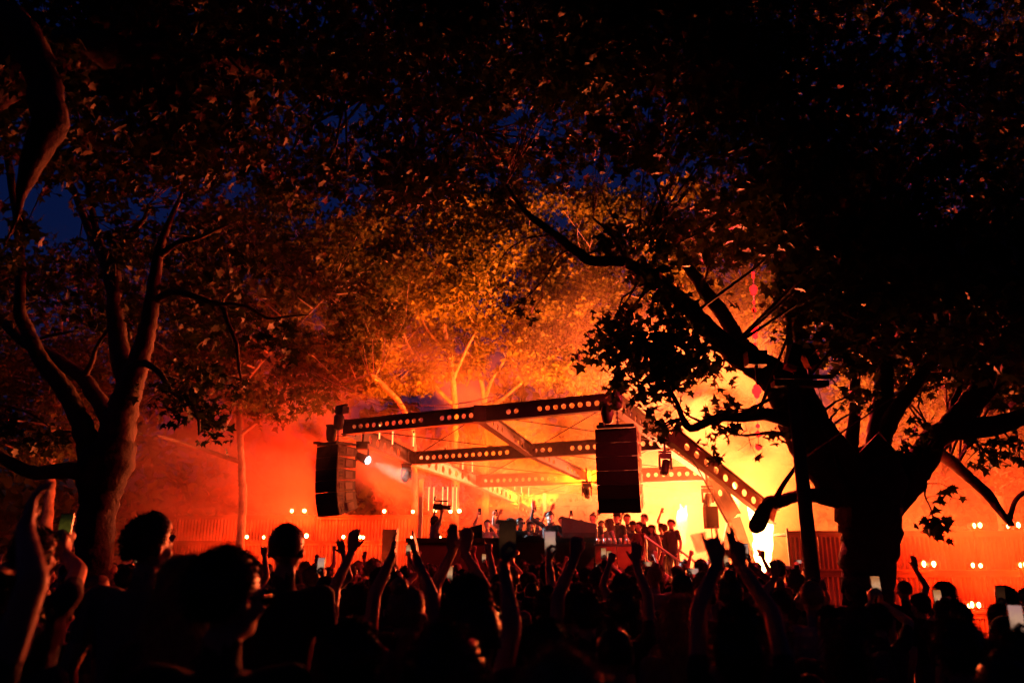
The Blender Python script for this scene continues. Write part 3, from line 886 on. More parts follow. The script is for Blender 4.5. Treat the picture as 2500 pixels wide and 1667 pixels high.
# drooping hazy limb further back
L('limb', [(2262, 1092, 10.3), (2316, 1122, 12.5), (2373, 1172, 13.6), (2415, 1210, 14), (2437, 1242, 14), (2462, 1272, 14), (2470, 1284, 14)], [40, 32, 27, 25, 20, 18, 20], 10)
L('limb', [(2462, 1270, 14), (2469, 1249, 14), (2478, 1223, 14), (2497, 1204, 14), (2545, 1180, 14)], [16, 13, 12, 11, 7], 8)
L('limb', [(2437, 1242, 14), (2450, 1262, 13.9), (2463, 1280, 13.9)], [9, 7, 6], 6)
# curling small branches seen against the glow
L('branch', [(1530, 640, 9.2), (1521, 619, 9.2), (1501, 586, 9.2), (1472, 553, 9.2), (1447, 532, 9.2)], [14, 12, 10, 8, 4], 7)
L('branch', [(1425, 622, 9.2), (1445, 616, 9.2), (1497, 598, 9.1), (1530, 582, 9.1), (1571, 586, 9.1), (1592, 607, 9.1)], [8, 10, 10, 9, 8, 5], 7)
L('branch', [(1404, 608, 9.2), (1385, 612, 9.2), (1356, 632, 9.1), (1335, 673, 9.1), (1302, 710, 9.0), (1264, 748, 9.0)], [8, 7, 6, 5, 4, 3], 6)
L('branch', [(1352, 572, 9.1), (1325, 577, 9.1), (1289, 582, 9.0), (1239, 611, 9.0), (1215, 652, 9.0)], [8, 7, 6, 5, 3], 6)
L('branch', [(1790, 860, 9.6), (1730, 850, 9.5), (1690, 880, 9.4), (1640, 870, 9.3)], [20, 16, 12, 5], 7)
L('branch', [(2262, 1180, 9.8), (2258, 1210, 9.7), (2272, 1240, 9.7), (2285, 1290, 9.7)], [5, 4, 4, 3], 5)
rd = T2.rand
# dense upper crown
for (u, v) in region_points(rd, [(1330, -160), (2700, -160), (2700, 880), (2440, 960), (2330, 860), (2200, 820), (2100, 780), (1960, 700), (1800, 560), (1640, 430), (1480, 330), (1380, 180)], 250):
    Y = rd.uniform(7.0, 13.0); T2.cluster(P(u, v, Y), rd.uniform(.5, .95), 160, .135)
# middle crown, looser
for (u, v) in region_points(rd, [(1560, 420), (1900, 560), (2250, 800), (2440, 960), (2350, 1000), (2130, 960), (2040, 870), (1900, 780), (1780, 700), (1620, 560)], 60):
    Y = rd.uniform(9.5, 13.0); T2.cluster(P(u, v, Y), rd.uniform(.35, .65), 42, .15)
# leaf sprays low on the stage side, in front of the glow
for (u, v) in region_points(rd, [(1440, 800), (1520, 740), (1640, 770), (1740, 860), (1740, 930), (1640, 960), (1520, 1000), (1450, 900)], 42):
    Y = rd.uniform(8.6, 9.8); T2.cluster(P(u, v, Y), rd.uniform(.18, .36), 26, .13)
for (u, v) in region_points(rd, [(1560, 1010), (1700, 960), (1890, 985), (1900, 1090), (1760, 1120), (1640, 1080)], 22):
    Y = rd.uniform(8.6, 9.6); T2.cluster(P(u, v, Y), rd.uniform(.12, .26), 13, .12)
for (u, v) in region_points(rd, [(1480, 520), (1620, 560), (1680, 740), (1600, 720), (1500, 660)], 16):
    Y = rd.uniform(8.8, 9.8); T2.cluster(P(u, v, Y), rd.uniform(.2, .4), 24, .13)
for (u, v, k) in ((2280, 1262, 12), (2300, 1285, 14), (2292, 1305, 12), (2258, 1295, 6), (2310, 1205, 6), (2330, 1195, 5), (2230, 1065, 14), (2260, 1090, 14), (2210, 1100, 10), (2240, 1030, 16), (1275, 745, 10), (1290, 775, 8), (2090, 960, 16), (2110, 990, 16), (2140, 960, 14), (2060, 985, 10), (2380, 1080, 18), (2430, 1090, 20), (2470, 1075, 22), (2440, 1120, 14), (2400, 1130, 10), (2490, 1120, 14)):
    T2.cluster(P(u, v, rd.uniform(9.2, 9.9)), .16, k, .12)
for _ in range(90):     # unseen crown behind the camera, added and thickened to block sky light
    T2.cluster((rd.uniform(1.5, 12), rd.uniform(-12, 2.4), rd.uniform(7.0, 9.5)), rd.uniform(.8, 1.5), 190, .31)
T2.world_limb('limb', [P(2317, 1050, 9.7), (6.6, 8.0, 5.2), (7.0, 5.5, 6.6), (6.4, 2.0, 7.6), (5.4, -1.5, 8.0)], [.16, .17, .14, .09, .03], 10)
T2.twigs(3, .018)
def strand_gap(C):      # the foliage parts round the strand of red lights
    w = C[:, 1] * CP + (C[:, 2] - CAM_Z) * SP
    h = -C[:, 1] * SP + (C[:, 2] - CAM_Z) * CP
    u = 1250 + FPX * C[:, 0] / w; v = 833.5 - FPX * h / w
    return ~((np.abs(u - 1845) < 46) & (v > 640) & (v < 1110) & (T2.r.uniform(size=len(C)) < .97))
T2.finish(300, strand_gap)

# ---------------------------------------------------------------- tree at the smoky side, lit along its edges
b = P(235, 1500, 10.5); b.z = 0
T3 = Tree('forked plane tree with bare rim lit limbs standing in the crowd on the smoky side', b, M_bark, M_leaf_shaded, LEAF_BIG, 33)
Y3 = 10.5
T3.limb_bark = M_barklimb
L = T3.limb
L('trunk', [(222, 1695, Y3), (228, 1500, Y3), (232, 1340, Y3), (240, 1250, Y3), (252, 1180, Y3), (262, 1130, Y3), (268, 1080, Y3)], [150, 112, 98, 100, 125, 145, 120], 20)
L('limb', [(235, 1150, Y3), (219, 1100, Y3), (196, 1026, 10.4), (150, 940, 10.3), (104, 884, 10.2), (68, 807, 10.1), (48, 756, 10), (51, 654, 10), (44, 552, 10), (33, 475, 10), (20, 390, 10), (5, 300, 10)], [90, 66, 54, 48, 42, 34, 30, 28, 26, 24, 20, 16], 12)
L('limb', [(285, 1090, Y3), (272, 1040, 10.6), (230, 962, 10.8), (199, 919, 10.9), (128, 873, 11), (51, 828, 11.1), (0, 776, 11.2), (-60, 720, 11.2)], [70, 50, 44, 40, 34, 28, 26, 22], 12)
L('limb', [(275, 1110, Y3), (304, 990, Y3), (325, 924, 10.4), (345, 858, 10.4), (365, 776, 10.3), (377, 695, 10.3), (388, 618, 10.2), (398, 583, 10.2), (420, 526, 10.2), (444, 470, 10.2), (455, 400, 10.2)], [110, 78, 64, 54, 46, 39, 30, 22, 15, 9, 4], 12)
L('limb', [(312, 930, Y3), (293, 858, 10.6), (282, 782, 10.7), (279, 705, 10.7), (286, 639, 10.8), (301, 593, 10.8), (326, 562, 10.8), (352, 535, 10.8), (362, 500, 10.8)], [60, 52, 46, 40, 28, 20, 17, 13, 6], 12)
L('limb', [(280, 720, 10.7), (258, 640, 10.9), (240, 577, 11), (224, 511, 11.1), (214, 450, 11.2), (200, 370, 11.3)], [40, 28, 22, 20, 16, 8], 10)
L('limb', [(258, 640, 10.9), (225, 575, 11.2), (204, 527, 11.4), (178, 460, 11.6), (140, 390, 11.8)], [26, 24, 20, 18, 10], 10)
L('limb', [(378, 736, 10.3), (400, 722, 10.2), (423, 712, 10.1), (459, 718, 10), (510, 736, 10), (541, 746, 10), (556, 787, 10), (577, 838, 10), (582, 889, 10), (590, 930, 10)], [22, 19, 19, 18, 15, 13, 12, 11, 9, 5], 9)
L('limb', [(535, 744, 10), (560, 742, 9.9), (607, 750, 9.8), (653, 777, 9.8), (700, 772, 9.8), (755, 768, 9.8)], [12, 11, 10, 8, 6, 4], 7)
L('limb', [(390, 625, 10.2), (434, 593, 10.1), (490, 578, 10), (541, 555, 10), (580, 540, 10)], [22, 17, 13, 8, 4], 8)
L('limb', [(345, 880, 10.4), (362, 890, 10.3), (388, 909, 10.2), (423, 960, 10.1), (459, 975, 10), (480, 1011, 10), (486, 1037, 10), (485, 1062, 10)], [22, 18, 16, 13, 11, 10, 8, 5], 8)
L('limb', [(240, 1150, Y3), (199, 1148, 10.3), (133, 1150, 10.1), (71, 1152, 10), (0, 1113, 9.8), (-70, 1060, 9.7)], [70, 42, 38, 36, 28, 24], 12)
L('limb', [(200, 925, 10.9), (210, 910, 10.8), (224, 884, 10.7), (235, 848, 10.6), (262, 806, 10.6)], [20, 18, 16, 13, 8], 8)
L('branch', [(100, 826, 10.1), (130, 818, 10), (165, 812, 10), (192, 808, 10)], [9, 8, 6, 3], 6)
L('branch', [(-10, 985, 9.5), (30, 995, 9.5), (75, 1010, 9.5), (122, 1042, 9.5)], [9, 8, 7, 3], 6)
rd = T3.rand
for (u, v) in region_points(rd, [(-100, 560), (60, 600), (200, 640), (380, 500), (560, 520), (760, 700), (760, 800), (600, 900), (460, 940), (300, 800), (120, 760), (-100, 760)], 46):
    T3.cluster(P(u, v, rd.uniform(10, 13.5)), rd.uniform(.4, .8), 50, .15)
for (u, v) in region_points(rd, [(360, 940), (520, 900), (640, 960), (560, 1060), (420, 1090)], 12):
    T3.cluster(P(u, v, rd.uniform(9.8, 10.8)), rd.uniform(.2, .35), 22, .13)
for (u, v) in region_points(rd, [(-60, 980), (140, 1020), (160, 1090), (40, 1090)], 7):
    T3.cluster(P(u, v, rd.uniform(9.4, 10.8)), rd.uniform(.2, .35), 22, .13)
for (u, v) in region_points(rd, [(200, 330), (520, 330), (560, 470), (260, 470)], 14):
    T3.cluster(P(u, v, rd.uniform(10, 12.0)), rd.uniform(.4, .7), 60, .15)
T3.twigs(3, .014)
T3.finish(120)

# ---------------------------------------------------------------- near tree whose crown hangs over the camera
b = Vector((-5.6, 5.2, 0))
T1 = Tree('near plane tree with a bulging mossy limb hanging into the top corner', b, M_bark, M_leaf_shaded, LEAF_BIG, 45)
T1.world_limb('trunk', [(-5.6, 5.2, 0), (-5.5, 5.25, 1.5), (-5.2, 5.4, 3.2), (-4.9, 5.6, 5.0)], [.45, .36, .33, .33], 16)
T1.limb('limb', [(-260, 150, 5.6), (-120, 60, 5.6), (0, 40, 5.6), (70, 110, 5.5), (110, 210, 5.5), (120, 300, 5.4), (88, 380, 5.4), (62, 440, 5.4), (50, 485, 5.4), (38, 540, 5.4), (10, 600, 5.4)], [150, 130, 120, 110, 112, 118, 78, 46, 22, 10, 4], 16)
for (u, v) in ((150, 120), (185, 220), (165, 330), (120, 400), (60, 560), (20, 620), (30, 200)):
    T1.cluster(P(u, v, T1.rand.uniform(5.3, 5.9)), .22, 26, .11)
T1.world_limb('limb', [(-4.9, 5.6, 5.0), (-4.3, 5.8, 7.4), (-2.4, 6.4, 8.8), (0, 7.2, 9.4), (2.2, 7.6, 9.8)], [.3, .22, .16, .1, .04], 10)
T1.world_limb('limb', [(-4.9, 5.6, 5.0), (-4.3, 6.4, 6.4), (-3.4, 7.6, 7.2), (-2.0, 8.8, 7.6), (-.5, 10, 7.7)], [.28, .2, .14, .08, .03], 10)
T1.world_limb('limb', [(-4.9, 5.6, 5.0), (-5.0, 7.0, 6.6), (-4.6, 8.5, 7.4)], [.28, .15, .05], 10)
rd = T1.rand
for (u, v) in region_points(rd, [(-200, -220), (1560, -220), (1480, 160), (1320, 330), (1150, 250), (1010, 310), (900, 180), (700, 320), (560, 420), (300, 430), (150, 380), (60, 330), (-200, 420)], 185):
    T1.cluster(P(u, v, rd.uniform(6.5, 11.0)), rd.uniform(.45, .85), 175, .12)
for (u, v) in region_points(rd, [(560, 420), (760, 330), (1000, 400), (1280, 360), (1400, 420), (1250, 480), (1000, 480), (760, 470)], 26):
    T1.cluster(P(u, v, rd.uniform(8.0, 11)), rd.uniform(.3, .6), 45, .15)
for _ in range(110):     # crown carried on out of view, added to keep sky light off
    T1.cluster((rd.uniform(-11, 4), rd.uniform(-12, 2.4), rd.uniform(7.0, 9.5)), rd.uniform(.8, 1.5), 190, .31)
T1.world_limb('limb', [(-4.9, 5.6, 5.0), (-4.4, 3.6, 6.4), (-3.4, 1.0, 7.2), (-2.0, -2, 7.8)], [.28, .2, .12, .04], 10)
T1.world_limb('limb', [(-5.2, 5.4, 4.0), (-6.4, 3.6, 6.2), (-7.4, 1.0, 7.2), (-8.0, -2, 7.8)], [.25, .18, .12, .04], 10)
for (u, v) in ((900, 300), (940, 330), (985, 355), (880, 350), (1350, 350), (1395, 375), (1430, 350), (1385, 420), (1330, 410), (960, 400)):
    T1.cluster(P(u, v, rd.uniform(9.5, 11)), .5, 75, .12)
T1.twigs(3, .02)
T1.finish(300)

# ---------------------------------------------------------------- further trees lit by the stage
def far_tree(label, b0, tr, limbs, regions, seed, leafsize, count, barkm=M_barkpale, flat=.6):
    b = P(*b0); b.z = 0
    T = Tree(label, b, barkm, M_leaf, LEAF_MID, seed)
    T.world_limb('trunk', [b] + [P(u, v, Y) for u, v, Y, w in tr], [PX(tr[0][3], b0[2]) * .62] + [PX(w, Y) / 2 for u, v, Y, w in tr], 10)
    for lb in limbs:
        T.world_limb('limb', [P(u, v, Y) for u, v, Y, w in lb], [PX(w, Y) / 2 for u, v, Y, w in lb], 8)
    for poly, k, y0, y1, r0, r1, dens in regions:
        for (u, v) in region_points(T.rand, poly, k):
            T.cluster(P(u, v, T.rand.uniform(y0, y1)), T.rand.uniform(r0, r1), int(count * dens), leafsize, flat)
    T.twigs(2, .03)
    T.finish(0)
    return T
far_tree('plane tree with a slanting pale limb rising from the red smoke before the terrace', (590, 1300, 27),
    [(592, 1250, 27, 20), (590, 1150, 27, 17), (585, 1040, 27, 15), (578, 930, 27, 13), (560, 800, 27, 11), (560, 680, 27, 7)],
    [[(590, 1128, 27, 12), (520, 1105, 27, 11), (440, 1080, 26.5, 9), (380, 1062, 26, 7)], [(580, 960, 27, 11), (640, 880, 26.5, 9), (720, 800, 26, 7), (800, 720, 25.5, 4)], [(582, 900, 27, 11), (520, 800, 27, 8), (470, 700, 27, 5)], [(588, 1060, 27, 10), (700, 980, 26, 7), (850, 930, 25, 5), (930, 905, 25, 3)]],
    [([(480, 520), (700, 470), (980, 560), (1080, 700), (960, 800), (900, 930), (760, 1000), (600, 1040), (480, 960), (420, 760)], 130, 22.5, 29.0, .6, 1.2, 1.0)],
    51, .23, 130)
far_tree('tall pale trunked plane tree glowing orange straight behind the canopy', (1112, 1300, 38),
    [(1112, 1150, 38, 18), (1110, 980, 38, 15), (1100, 880, 38, 13), (1082, 780, 38, 11), (1080, 690, 38, 8), (1090, 600, 38, 5)],
    [[(1110, 990, 38, 10), (1060, 940, 38, 9), (1000, 850, 37.5, 7), (975, 780, 37, 4)], [(1105, 930, 38, 9), (1150, 830, 38, 7), (1230, 700, 38, 4)], [(1098, 860, 38, 8), (1040, 800, 38, 6), (1010, 700, 38, 3)]],
    [([(860, 520), (1300, 470), (1330, 640), (1230, 740), (1010, 760), (880, 820)], 95, 34, 42, 1.0, 1.9, 1.2), ([(870, 830), (980, 850), (1080, 900), (1060, 960), (900, 960)], 16, 35, 39, .6, 1.1, .8), ([(1040, 760), (1200, 780), (1220, 900), (1100, 920)], 20, 37, 42, .6, 1.1, .8), ([(930, 760), (1060, 760), (1060, 860), (950, 850)], 10, 40, 44, .7, 1.2, .8)],
    52, .27, 150)
far_tree('wide fork trunked plane tree glowing brightest behind the canopy', (1185, 1300, 41),
    [(1185, 1150, 41, 16), (1182, 1000, 41, 13), (1180, 960, 41, 12), (1172, 920, 41, 10), (1165, 880, 41, 8)],
    [[(1182, 985, 41, 11), (1200, 930, 41, 9), (1225, 890, 41, 7), (1290, 800, 41, 5)], [(1184, 1010, 41, 10), (1290, 920, 40, 8), (1400, 820, 39, 6), (1450, 720, 38, 4)], [(1290, 920, 40, 7), (1340, 850, 40, 5), (1360, 760, 40, 3)]],
    [([(1180, 780), (1300, 700), (1320, 480), (1500, 460), (1640, 560), (1660, 800), (1560, 940), (1380, 940), (1230, 900)], 130, 35, 43, .9, 1.7, 1.2)],
    53, .27, 145)
far_tree('slanting pale plane tree behind the slack cables', (1015, 1300, 34),
    [(1010, 1100, 34, 15), (985, 1000, 34, 14), (940, 945, 34, 13), (900, 905, 34, 11), (870, 870, 34, 8)],
    [[(900, 905, 34, 8), (860, 860, 33.5, 6), (820, 800, 33, 4)]],
    [([(800, 760), (930, 800), (960, 900), (900, 960), (800, 920)], 26, 31, 36, .6, 1.2, 1.0)],
    54, .26, 110)
far_tree('plane tree behind the flames filling the gap beside the big limb', (1850, 1300, 36),
    [(1850, 1150, 36, 18), (1852, 1000, 36, 15), (1840, 850, 36, 12), (1820, 700, 36, 8)],
    [[(1850, 1000, 36, 10), (1750, 880, 36, 8), (1680, 760, 35, 4)], [(1846, 930, 36, 10), (1960, 820, 36, 8), (2050, 700, 36, 4)]],
    [([(1560, 470), (1900, 420), (2200, 520), (2260, 800), (2080, 860), (1900, 880), (1720, 900), (1640, 820)], 115, 31, 39, .9, 1.8, 1.1), ([(1640, 900), (1900, 900), (1900, 1010), (1700, 1000)], 14, 33, 37, .6, 1.1, .7)],
    55, .3, 130)
far_tree('dim plane tree standing far behind the forked tree', (120, 1300, 27),
    [(122, 1200, 27, 22), (125, 1050, 27, 18), (140, 900, 27, 14), (150, 760, 27, 9)],
    [[(130, 980, 27, 11), (230, 860, 27, 8), (330, 740, 26.5, 4)], [(135, 930, 27, 11), (40, 820, 27, 8), (-20, 700, 27, 4)]],
    [([(-160, 520), (20, 640), (240, 640), (330, 520), (520, 560), (560, 760), (430, 960), (320, 1080), (40, 1110), (-160, 1100)], 95, 23, 30, .8, 1.5, 1.1)],
    56, .24, 130)
far_tree('red tinted plane tree standing behind the three step terrace', (2440, 1300, 28),
    [(2440, 1200, 28, 20), (2436, 1080, 28, 16), (2420, 960, 28, 12), (2410, 850, 28, 8)],
    [[(2438, 1060, 28, 10), (2330, 980, 27.5, 8), (2230, 920, 27, 4)], [(2434, 1000, 28, 10), (2520, 900, 28, 7), (2600, 800, 28, 3)]],
    [([(2050, 900), (2200, 820), (2640, 700), (2640, 1160), (2480, 1190), (2330, 1110), (2200, 1110), (2080, 1000)], 80, 24.5, 31, .7, 1.4, 1.0)],
    57, .22, 120)
far_tree('high crowned plane tree far behind the tree tops in the dark', (700, 1300, 48),
    [(700, 1150, 48, 14), (705, 950, 48, 12), (720, 750, 48, 9), (730, 560, 48, 6)],
    [[(712, 800, 48, 8), (820, 640, 48, 5), (880, 520, 48, 3)], [(708, 850, 48, 8), (620, 700, 48, 5), (540, 560, 48, 3)]],
    [([(420, 620), (560, 640), (600, 480), (780, 300), (1000, 380), (1250, 300), (1300, 560), (980, 700), (700, 900), (460, 1000)], 90, 44, 52, 1.2, 2.4, 1.1)],
    58, .36, 120)

# ---------------------------------------------------------------- dark wood closing the view far behind
rw = np.random.default_rng(77)
N = 46000
an = rw.uniform(0, 2 * np.pi, N)
rad = rw.uniform(.93, 1.08, N)
C = np.stack([62 * rad * np.sin(an), 16 + 44 * rad * np.cos(an), rw.uniform(0, 1, N) ** .8 * (15 + 7 * (np.cos(an) > .5))], 1)  # ring carried on behind the camera, added to block low sky light
C[:, 2] *= .75 + .25 * np.sin(an * 21) * np.cos(an * 8 + 1)
V, F = leaf_mesh_arrays(C, rw.uniform(.6, 1.3, N), LEAF_MID, rw)
wood = mesh_obj('far_woodland', np_mesh('far_woodland', V, F, M_leaf))
tag(wood, 'dark far-off wood closing the park behind everything', 'wood', None, 'stuff')

# ================================================================== people
# label of a body piece: 0 skin, 1 shirt, 2 trousers, 3 shoes
class Body:
    def __init__(self):
        self.mb = MB(); self.seg = []          # (a, b, ra, rb, label)
    def cap(self, a, b, ra, rb, lab, n=10):
        a, b = Vector(a), Vector(b)
        d = b - a
        if d.length < 1e-5: d = Vector((0, 0, 1e-4)); b = a + d
        d = d.normalized()
        pts, rad = [], []
        for t in (-.98, -.75, -.4):
            pts.append(a + d * ra * t); rad.append(ra * math.sqrt(1 - t * t))
        pts.append(a); rad.append(ra)
        pts.append(a.lerp(b, .5)); rad.append((ra + rb) / 2)
        pts.append(b); rad.append(rb)
        for t in (.4, .75, .98):
            pts.append(b + d * rb * t); rad.append(rb * math.sqrt(1 - t * t))
        self.mb.tube(pts, rad, n)
        self.seg.append((np.array(a), np.array(b), ra, rb, lab))
    def chain(self, pts, rad, lab, n=10):
        for i in range(len(pts) - 1): self.cap(pts[i], pts[i + 1], rad[i], rad[i + 1], lab, n)
    def ell(self, c, r, lab, rot=None, n=14):
        prof = []
        k = 9
        vs, fs = [], []
        for i in range(k + 1):
            th = math.pi * (i + .02 if i == 0 else i - .02 if i == k else i) / k
            for j in range(n):
                an = 2 * math.pi * j / n
                p = Vector((r[0] * math.sin(th) * math.cos(an), r[1] * math.sin(th) * math.sin(an), -r[2] * math.cos(th)))
                if rot is not None: p = rot @ p
                vs.append(Vector(c) + p)
        for i in range(k):
            for j in range(n):
                fs.append((i * n + j, i * n + (j + 1) % n, (i + 1) * n + (j + 1) % n, (i + 1) * n + j))
        fs.append(tuple(range(n))[::-1]); fs.append(tuple(k * n + j for j in range(n)))
        self.mb.add(vs, fs)
        m = min(r); self.seg.append((np.array(c, float), np.array(c, float) + 1e-4, m, m, lab))
    def loft(self, rings, lab, n=18):
        vs, fs = [], []
        for (z, rx, ry, ox, oy) in rings:
            for j in range(n):
                an = 2 * math.pi * j / n
                c, s = math.cos(an), math.sin(an)
                vs.append((ox + rx * math.copysign(abs(c) ** .85, c), oy + ry * math.copysign(abs(s) ** .85, s), z))
            self.seg.append((np.array((ox - rx * .55, oy, z)), np.array((ox + rx * .55, oy, z)), ry, ry, lab))
        for i in range(len(rings) - 1):
            for j in range(n):
                fs.append((i * n + j, i * n + (j + 1) % n, (i + 1) * n + (j + 1) % n, (i + 1) * n + j))
        fs.append(tuple(range(n))[::-1]); fs.append(tuple((len(rings) - 1) * n + j for j in range(n)))
        self.mb.add(vs, fs)

FING = {  # curl per finger (index, middle, ring, little), thumb, spread
    'open': ((.18, .12, .15, .22), .25, .16),
    'relaxed': ((.35, .45, .5, .55), .35, .06),
    'grip': ((1.1, 1.15, 1.2, 1.2), .7, .02),
    'fist': ((1.55, 1.6, 1.6, 1.6), .9, .0),
    'point': ((.05, 1.55, 1.6, 1.6), .8, .02),
    'horns': ((.08, 1.5, 1.5, .1), .6, .1),
    'flat': ((.05, .04, .05, .07), .1, .01),
    'peace': ((.08, .1, 1.5, 1.5), .8, .16),
}
def hand(B, wrist, d, nrm, tsign, style, k=1.0):
    d = Vector(d).normalized(); nrm = Vector(nrm); nrm = (nrm - d * nrm.dot(d)).normalized(); s = d.cross(nrm)
    curls, th, spr = FING[style]
    w = Vector(wrist)
    B.cap(w - d * .02, w + d * .012, .024 * k, .026 * k, 0)
    offs = (.031, .0105, -.0105, -.029); lens = (.07, .078, .073, .058)
    for i in range(4):
        o = offs[i] * tsign
        kn = w + d * (.092 - (.008 if i == 3 else .004 if i == 0 else 0)) * k + s * o * k
        B.cap(w + d * .02 + s * o * .7 * k, kn, .0165 * k, .0125 * k, 0, 8)
        sp = spr * (1.5 - i) * tsign * .75
        fd = (d * math.cos(sp) + s * math.sin(sp)).normalized()
        p = kn; ang = 0
        for j, fr in enumerate((.45, .32, .23)):
            ang += curls[i] * (.75, 1.0, .7)[j]
            q = p + (fd * math.cos(ang) + nrm * math.sin(ang)) * lens[i] * fr * k
            B.cap(p, q, (.0105, .0098, .009)[j] * k, (.0098, .009, .0078)[j] * k, 0, 8)
            p = q
    a = w + d * .03 * k + s * .028 * tsign * k
    td = (d * .72 + s * tsign * .8 * (1 - th * .5) + nrm * (.25 + th * .5)).normalized()
    b_ = a + td * .044 * k
    c_ = b_ + (td * .8 + d * .35 + nrm * th * .5).normalized() * .032 * k
    B.cap(w + d * .012, a, .018 * k, .016 * k, 0, 8); B.cap(a, b_, .0155 * k, .012 * k, 0, 8); B.cap(b_, c_, .0118 * k, .0092 * k, 0, 8)
    return w + d * .085 * k + nrm * .02 * k

def arm(B, sgn, target, style, d=None, nrm=(0, 1, 0), sleeve=.6, lift=0., pole=None, build=1.0):
    """two bone arm from the shoulder to a wrist target"""
    S = Vector((.185 * sgn * build, .0, 1.415 + lift))
    T = Vector(target)
    l1, l2 = .285, .255
    D = T - S; L = min(D.length, (l1 + l2) * .985); L = max(L, .14); dn = D.normalized(); T = S + dn * L
    a = (l1 * l1 - l2 * l2 + L * L) / (2 * L); h = math.sqrt(max(0, l1 * l1 - a * a))
    pole = Vector(pole) if pole else Vector((.8 * sgn, .15, -.55 if T.z < 1.6 else .0))
    pv_ = pole - dn * pole.dot(dn); pv_ = pv_.normalized() if pv_.length > 1e-3 else Vector((sgn, 0, 0))
    E = S + dn * a + pv_ * h
    B.cap((.12 * sgn, 0, 1.40), S, .062 * build, .058 * build, 1)
    if sleeve >= 1: la = lb = 1
    else: la, lb = 1, 0
    mid = S.lerp(E, max(.05, min(1, sleeve)))
    B.cap(S, mid, .056 * build, .047 * build, 1)
    B.cap(mid, E, .045 * build, .039 * build, lb)
    B.cap(E, E.lerp(T, .35), .039, .038, lb); B.cap(E.lerp(T, .35), T, .037, .026, lb)
    fd = Vector(d) if d else (T - E).normalized()
    return hand(B, T, fd, nrm, 1 if sgn > 0 else -1, style), T, E

def make_body(rh=None, lh=None, yaw=0., nod=0., fem=False, sleeve=.6, stance=.0, vox=.0085, faces=9000, shirt=1):
    B = Body()
    k = .93 if fem else 1.0
    B.loft([(.86, .155, .105, 0, 0), (.93, .168 + .01 * fem, .118, 0, 0), (1.0, .155 - .01 * fem, .112, 0, 0)], 2)
    B.loft([(.98, .152 * k, .112, 0, 0), (1.08, .145 * k, .108, 0, .004), (1.2, .158 * k, .116, 0, .01), (1.32, .172 * k, .118, 0, .006), (1.4, .165 * k, .1, 0, -.002), (1.445, .115 * k, .078, 0, -.005)], 1)
    B.cap((0, -.008, 1.43), (0, .004, 1.53), .056 * k, .05 * k, 0)
    R = Matrix.Rotation(yaw, 3, 'Z') @ Matrix.Rotation(-nod, 3, 'X')
    piv = Vector((0, 0, 1.52))
    def h(c, r): B.ell(piv + R @ (Vector(c) - piv), r, 0, R)
    h((0, -.008, 1.652), (.076, .094, .094)); h((0, .03, 1.6), (.061, .068, .088)); h((0, .068, 1.548), (.034, .03, .026))
    h((0, .104, 1.607), (.013, .02, .022)); h((0, .096, 1.625), (.01, .014, .03)); h((0, .084, 1.643), (.05, .016, .012))
    h((0, .088, 1.567), (.024, .014, .009)); h((0, .086, 1.557), (.022, .013, .009))
    h((.077, -.005, 1.612), (.011, .02, .03)); h((-.077, -.005, 1.612), (.011, .02, .03))
    h((.04, .066, 1.6), (.025, .025, .024)); h((-.04, .066, 1.6), (.025, .025, .024))
    for sg in (-1, 1):
        hip = Vector((.088 * sg, 0, .9)); kn = Vector((.1 * sg + stance * sg, .025 + .02 * sg, .5)); an = Vector((.105 * sg + stance * 1.4 * sg, -.01 + .02 * sg, .085))
        B.chain([hip, hip.lerp(kn, .5), kn], [.092, .078, .057], 2); B.chain([kn, kn.lerp(an, .35), an], [.056, .056, .04], 2)
        B.cap(an + Vector((0, -.02, -.045)), an + Vector((.015 * sg, .14, -.055)), .042, .034, 3)
    info = {}
    rh = rh or dict(t=(.25, .04, .9), s='relaxed', n=(-1, 0, 0), pole=(.5, -1, 0))
    lh = lh or dict(t=(-.25, .04, .9), s='relaxed', n=(1, 0, 0), pole=(-.5, -1, 0))
    for sg, q in ((1, rh), (-1, lh)):
        up = q['t'][2] > 1.5
        info['r' if sg > 0 else 'l'] = arm(B, sg, q['t'], q['s'], q.get('d'), q.get('n', (0, 1, 0)), q.get('sleeve', sleeve), .05 if up else 0, q.get('pole'), k)
    me = B.mb.mesh('raw')
    o = bpy.data.objects.new('raw', me); COL.objects.link(o)
    md = o.modifiers.new('r', 'REMESH'); md.mode = 'VOXEL'; md.voxel_size = vox; md.use_smooth_shade = True
    dc = o.modifiers.new('d', 'DECIMATE'); dc.ratio = faces / (9000 * (.0085 / vox) ** 2 * 2.6)
    dg = bpy.context.evaluated_depsgraph_get()
    me2 = bpy.data.meshes.new_from_object(o.evaluated_get(dg), preserve_all_data_layers=False, depsgraph=dg)
    bpy.data.objects.remove(o); bpy.data.meshes.remove(me)
    nf = len(me2.polygons)
    cen = np.empty(nf * 3); me2.polygons.foreach_get('center', cen); cen = cen.reshape(-1, 3)
    best = np.full(nf, 1e9); lab = np.zeros(nf, np.int32)
    for a, b_, ra, rb, l in B.seg:
        ab = b_ - a; t = np.clip(((cen - a) @ ab) / (ab @ ab), 0, 1)
        dd = np.linalg.norm(cen - a - t[:, None] * ab, axis=1) - (ra + (rb - ra) * t)
        mk = dd < best - 1e-4; best[mk] = dd[mk]; lab[mk] = l
    me2.materials.clear()
    for m_ in (M_skin[0], M_cloth[0], M_denim, M_shoe): me2.materials.append(m_)
    me2.polygons.foreach_set('material_index', lab)
    me2.polygons.foreach_set('use_smooth', np.ones(nf, bool))
    me2.name = 'person'
    info['R'] = R; info['piv'] = piv
    return me2, info

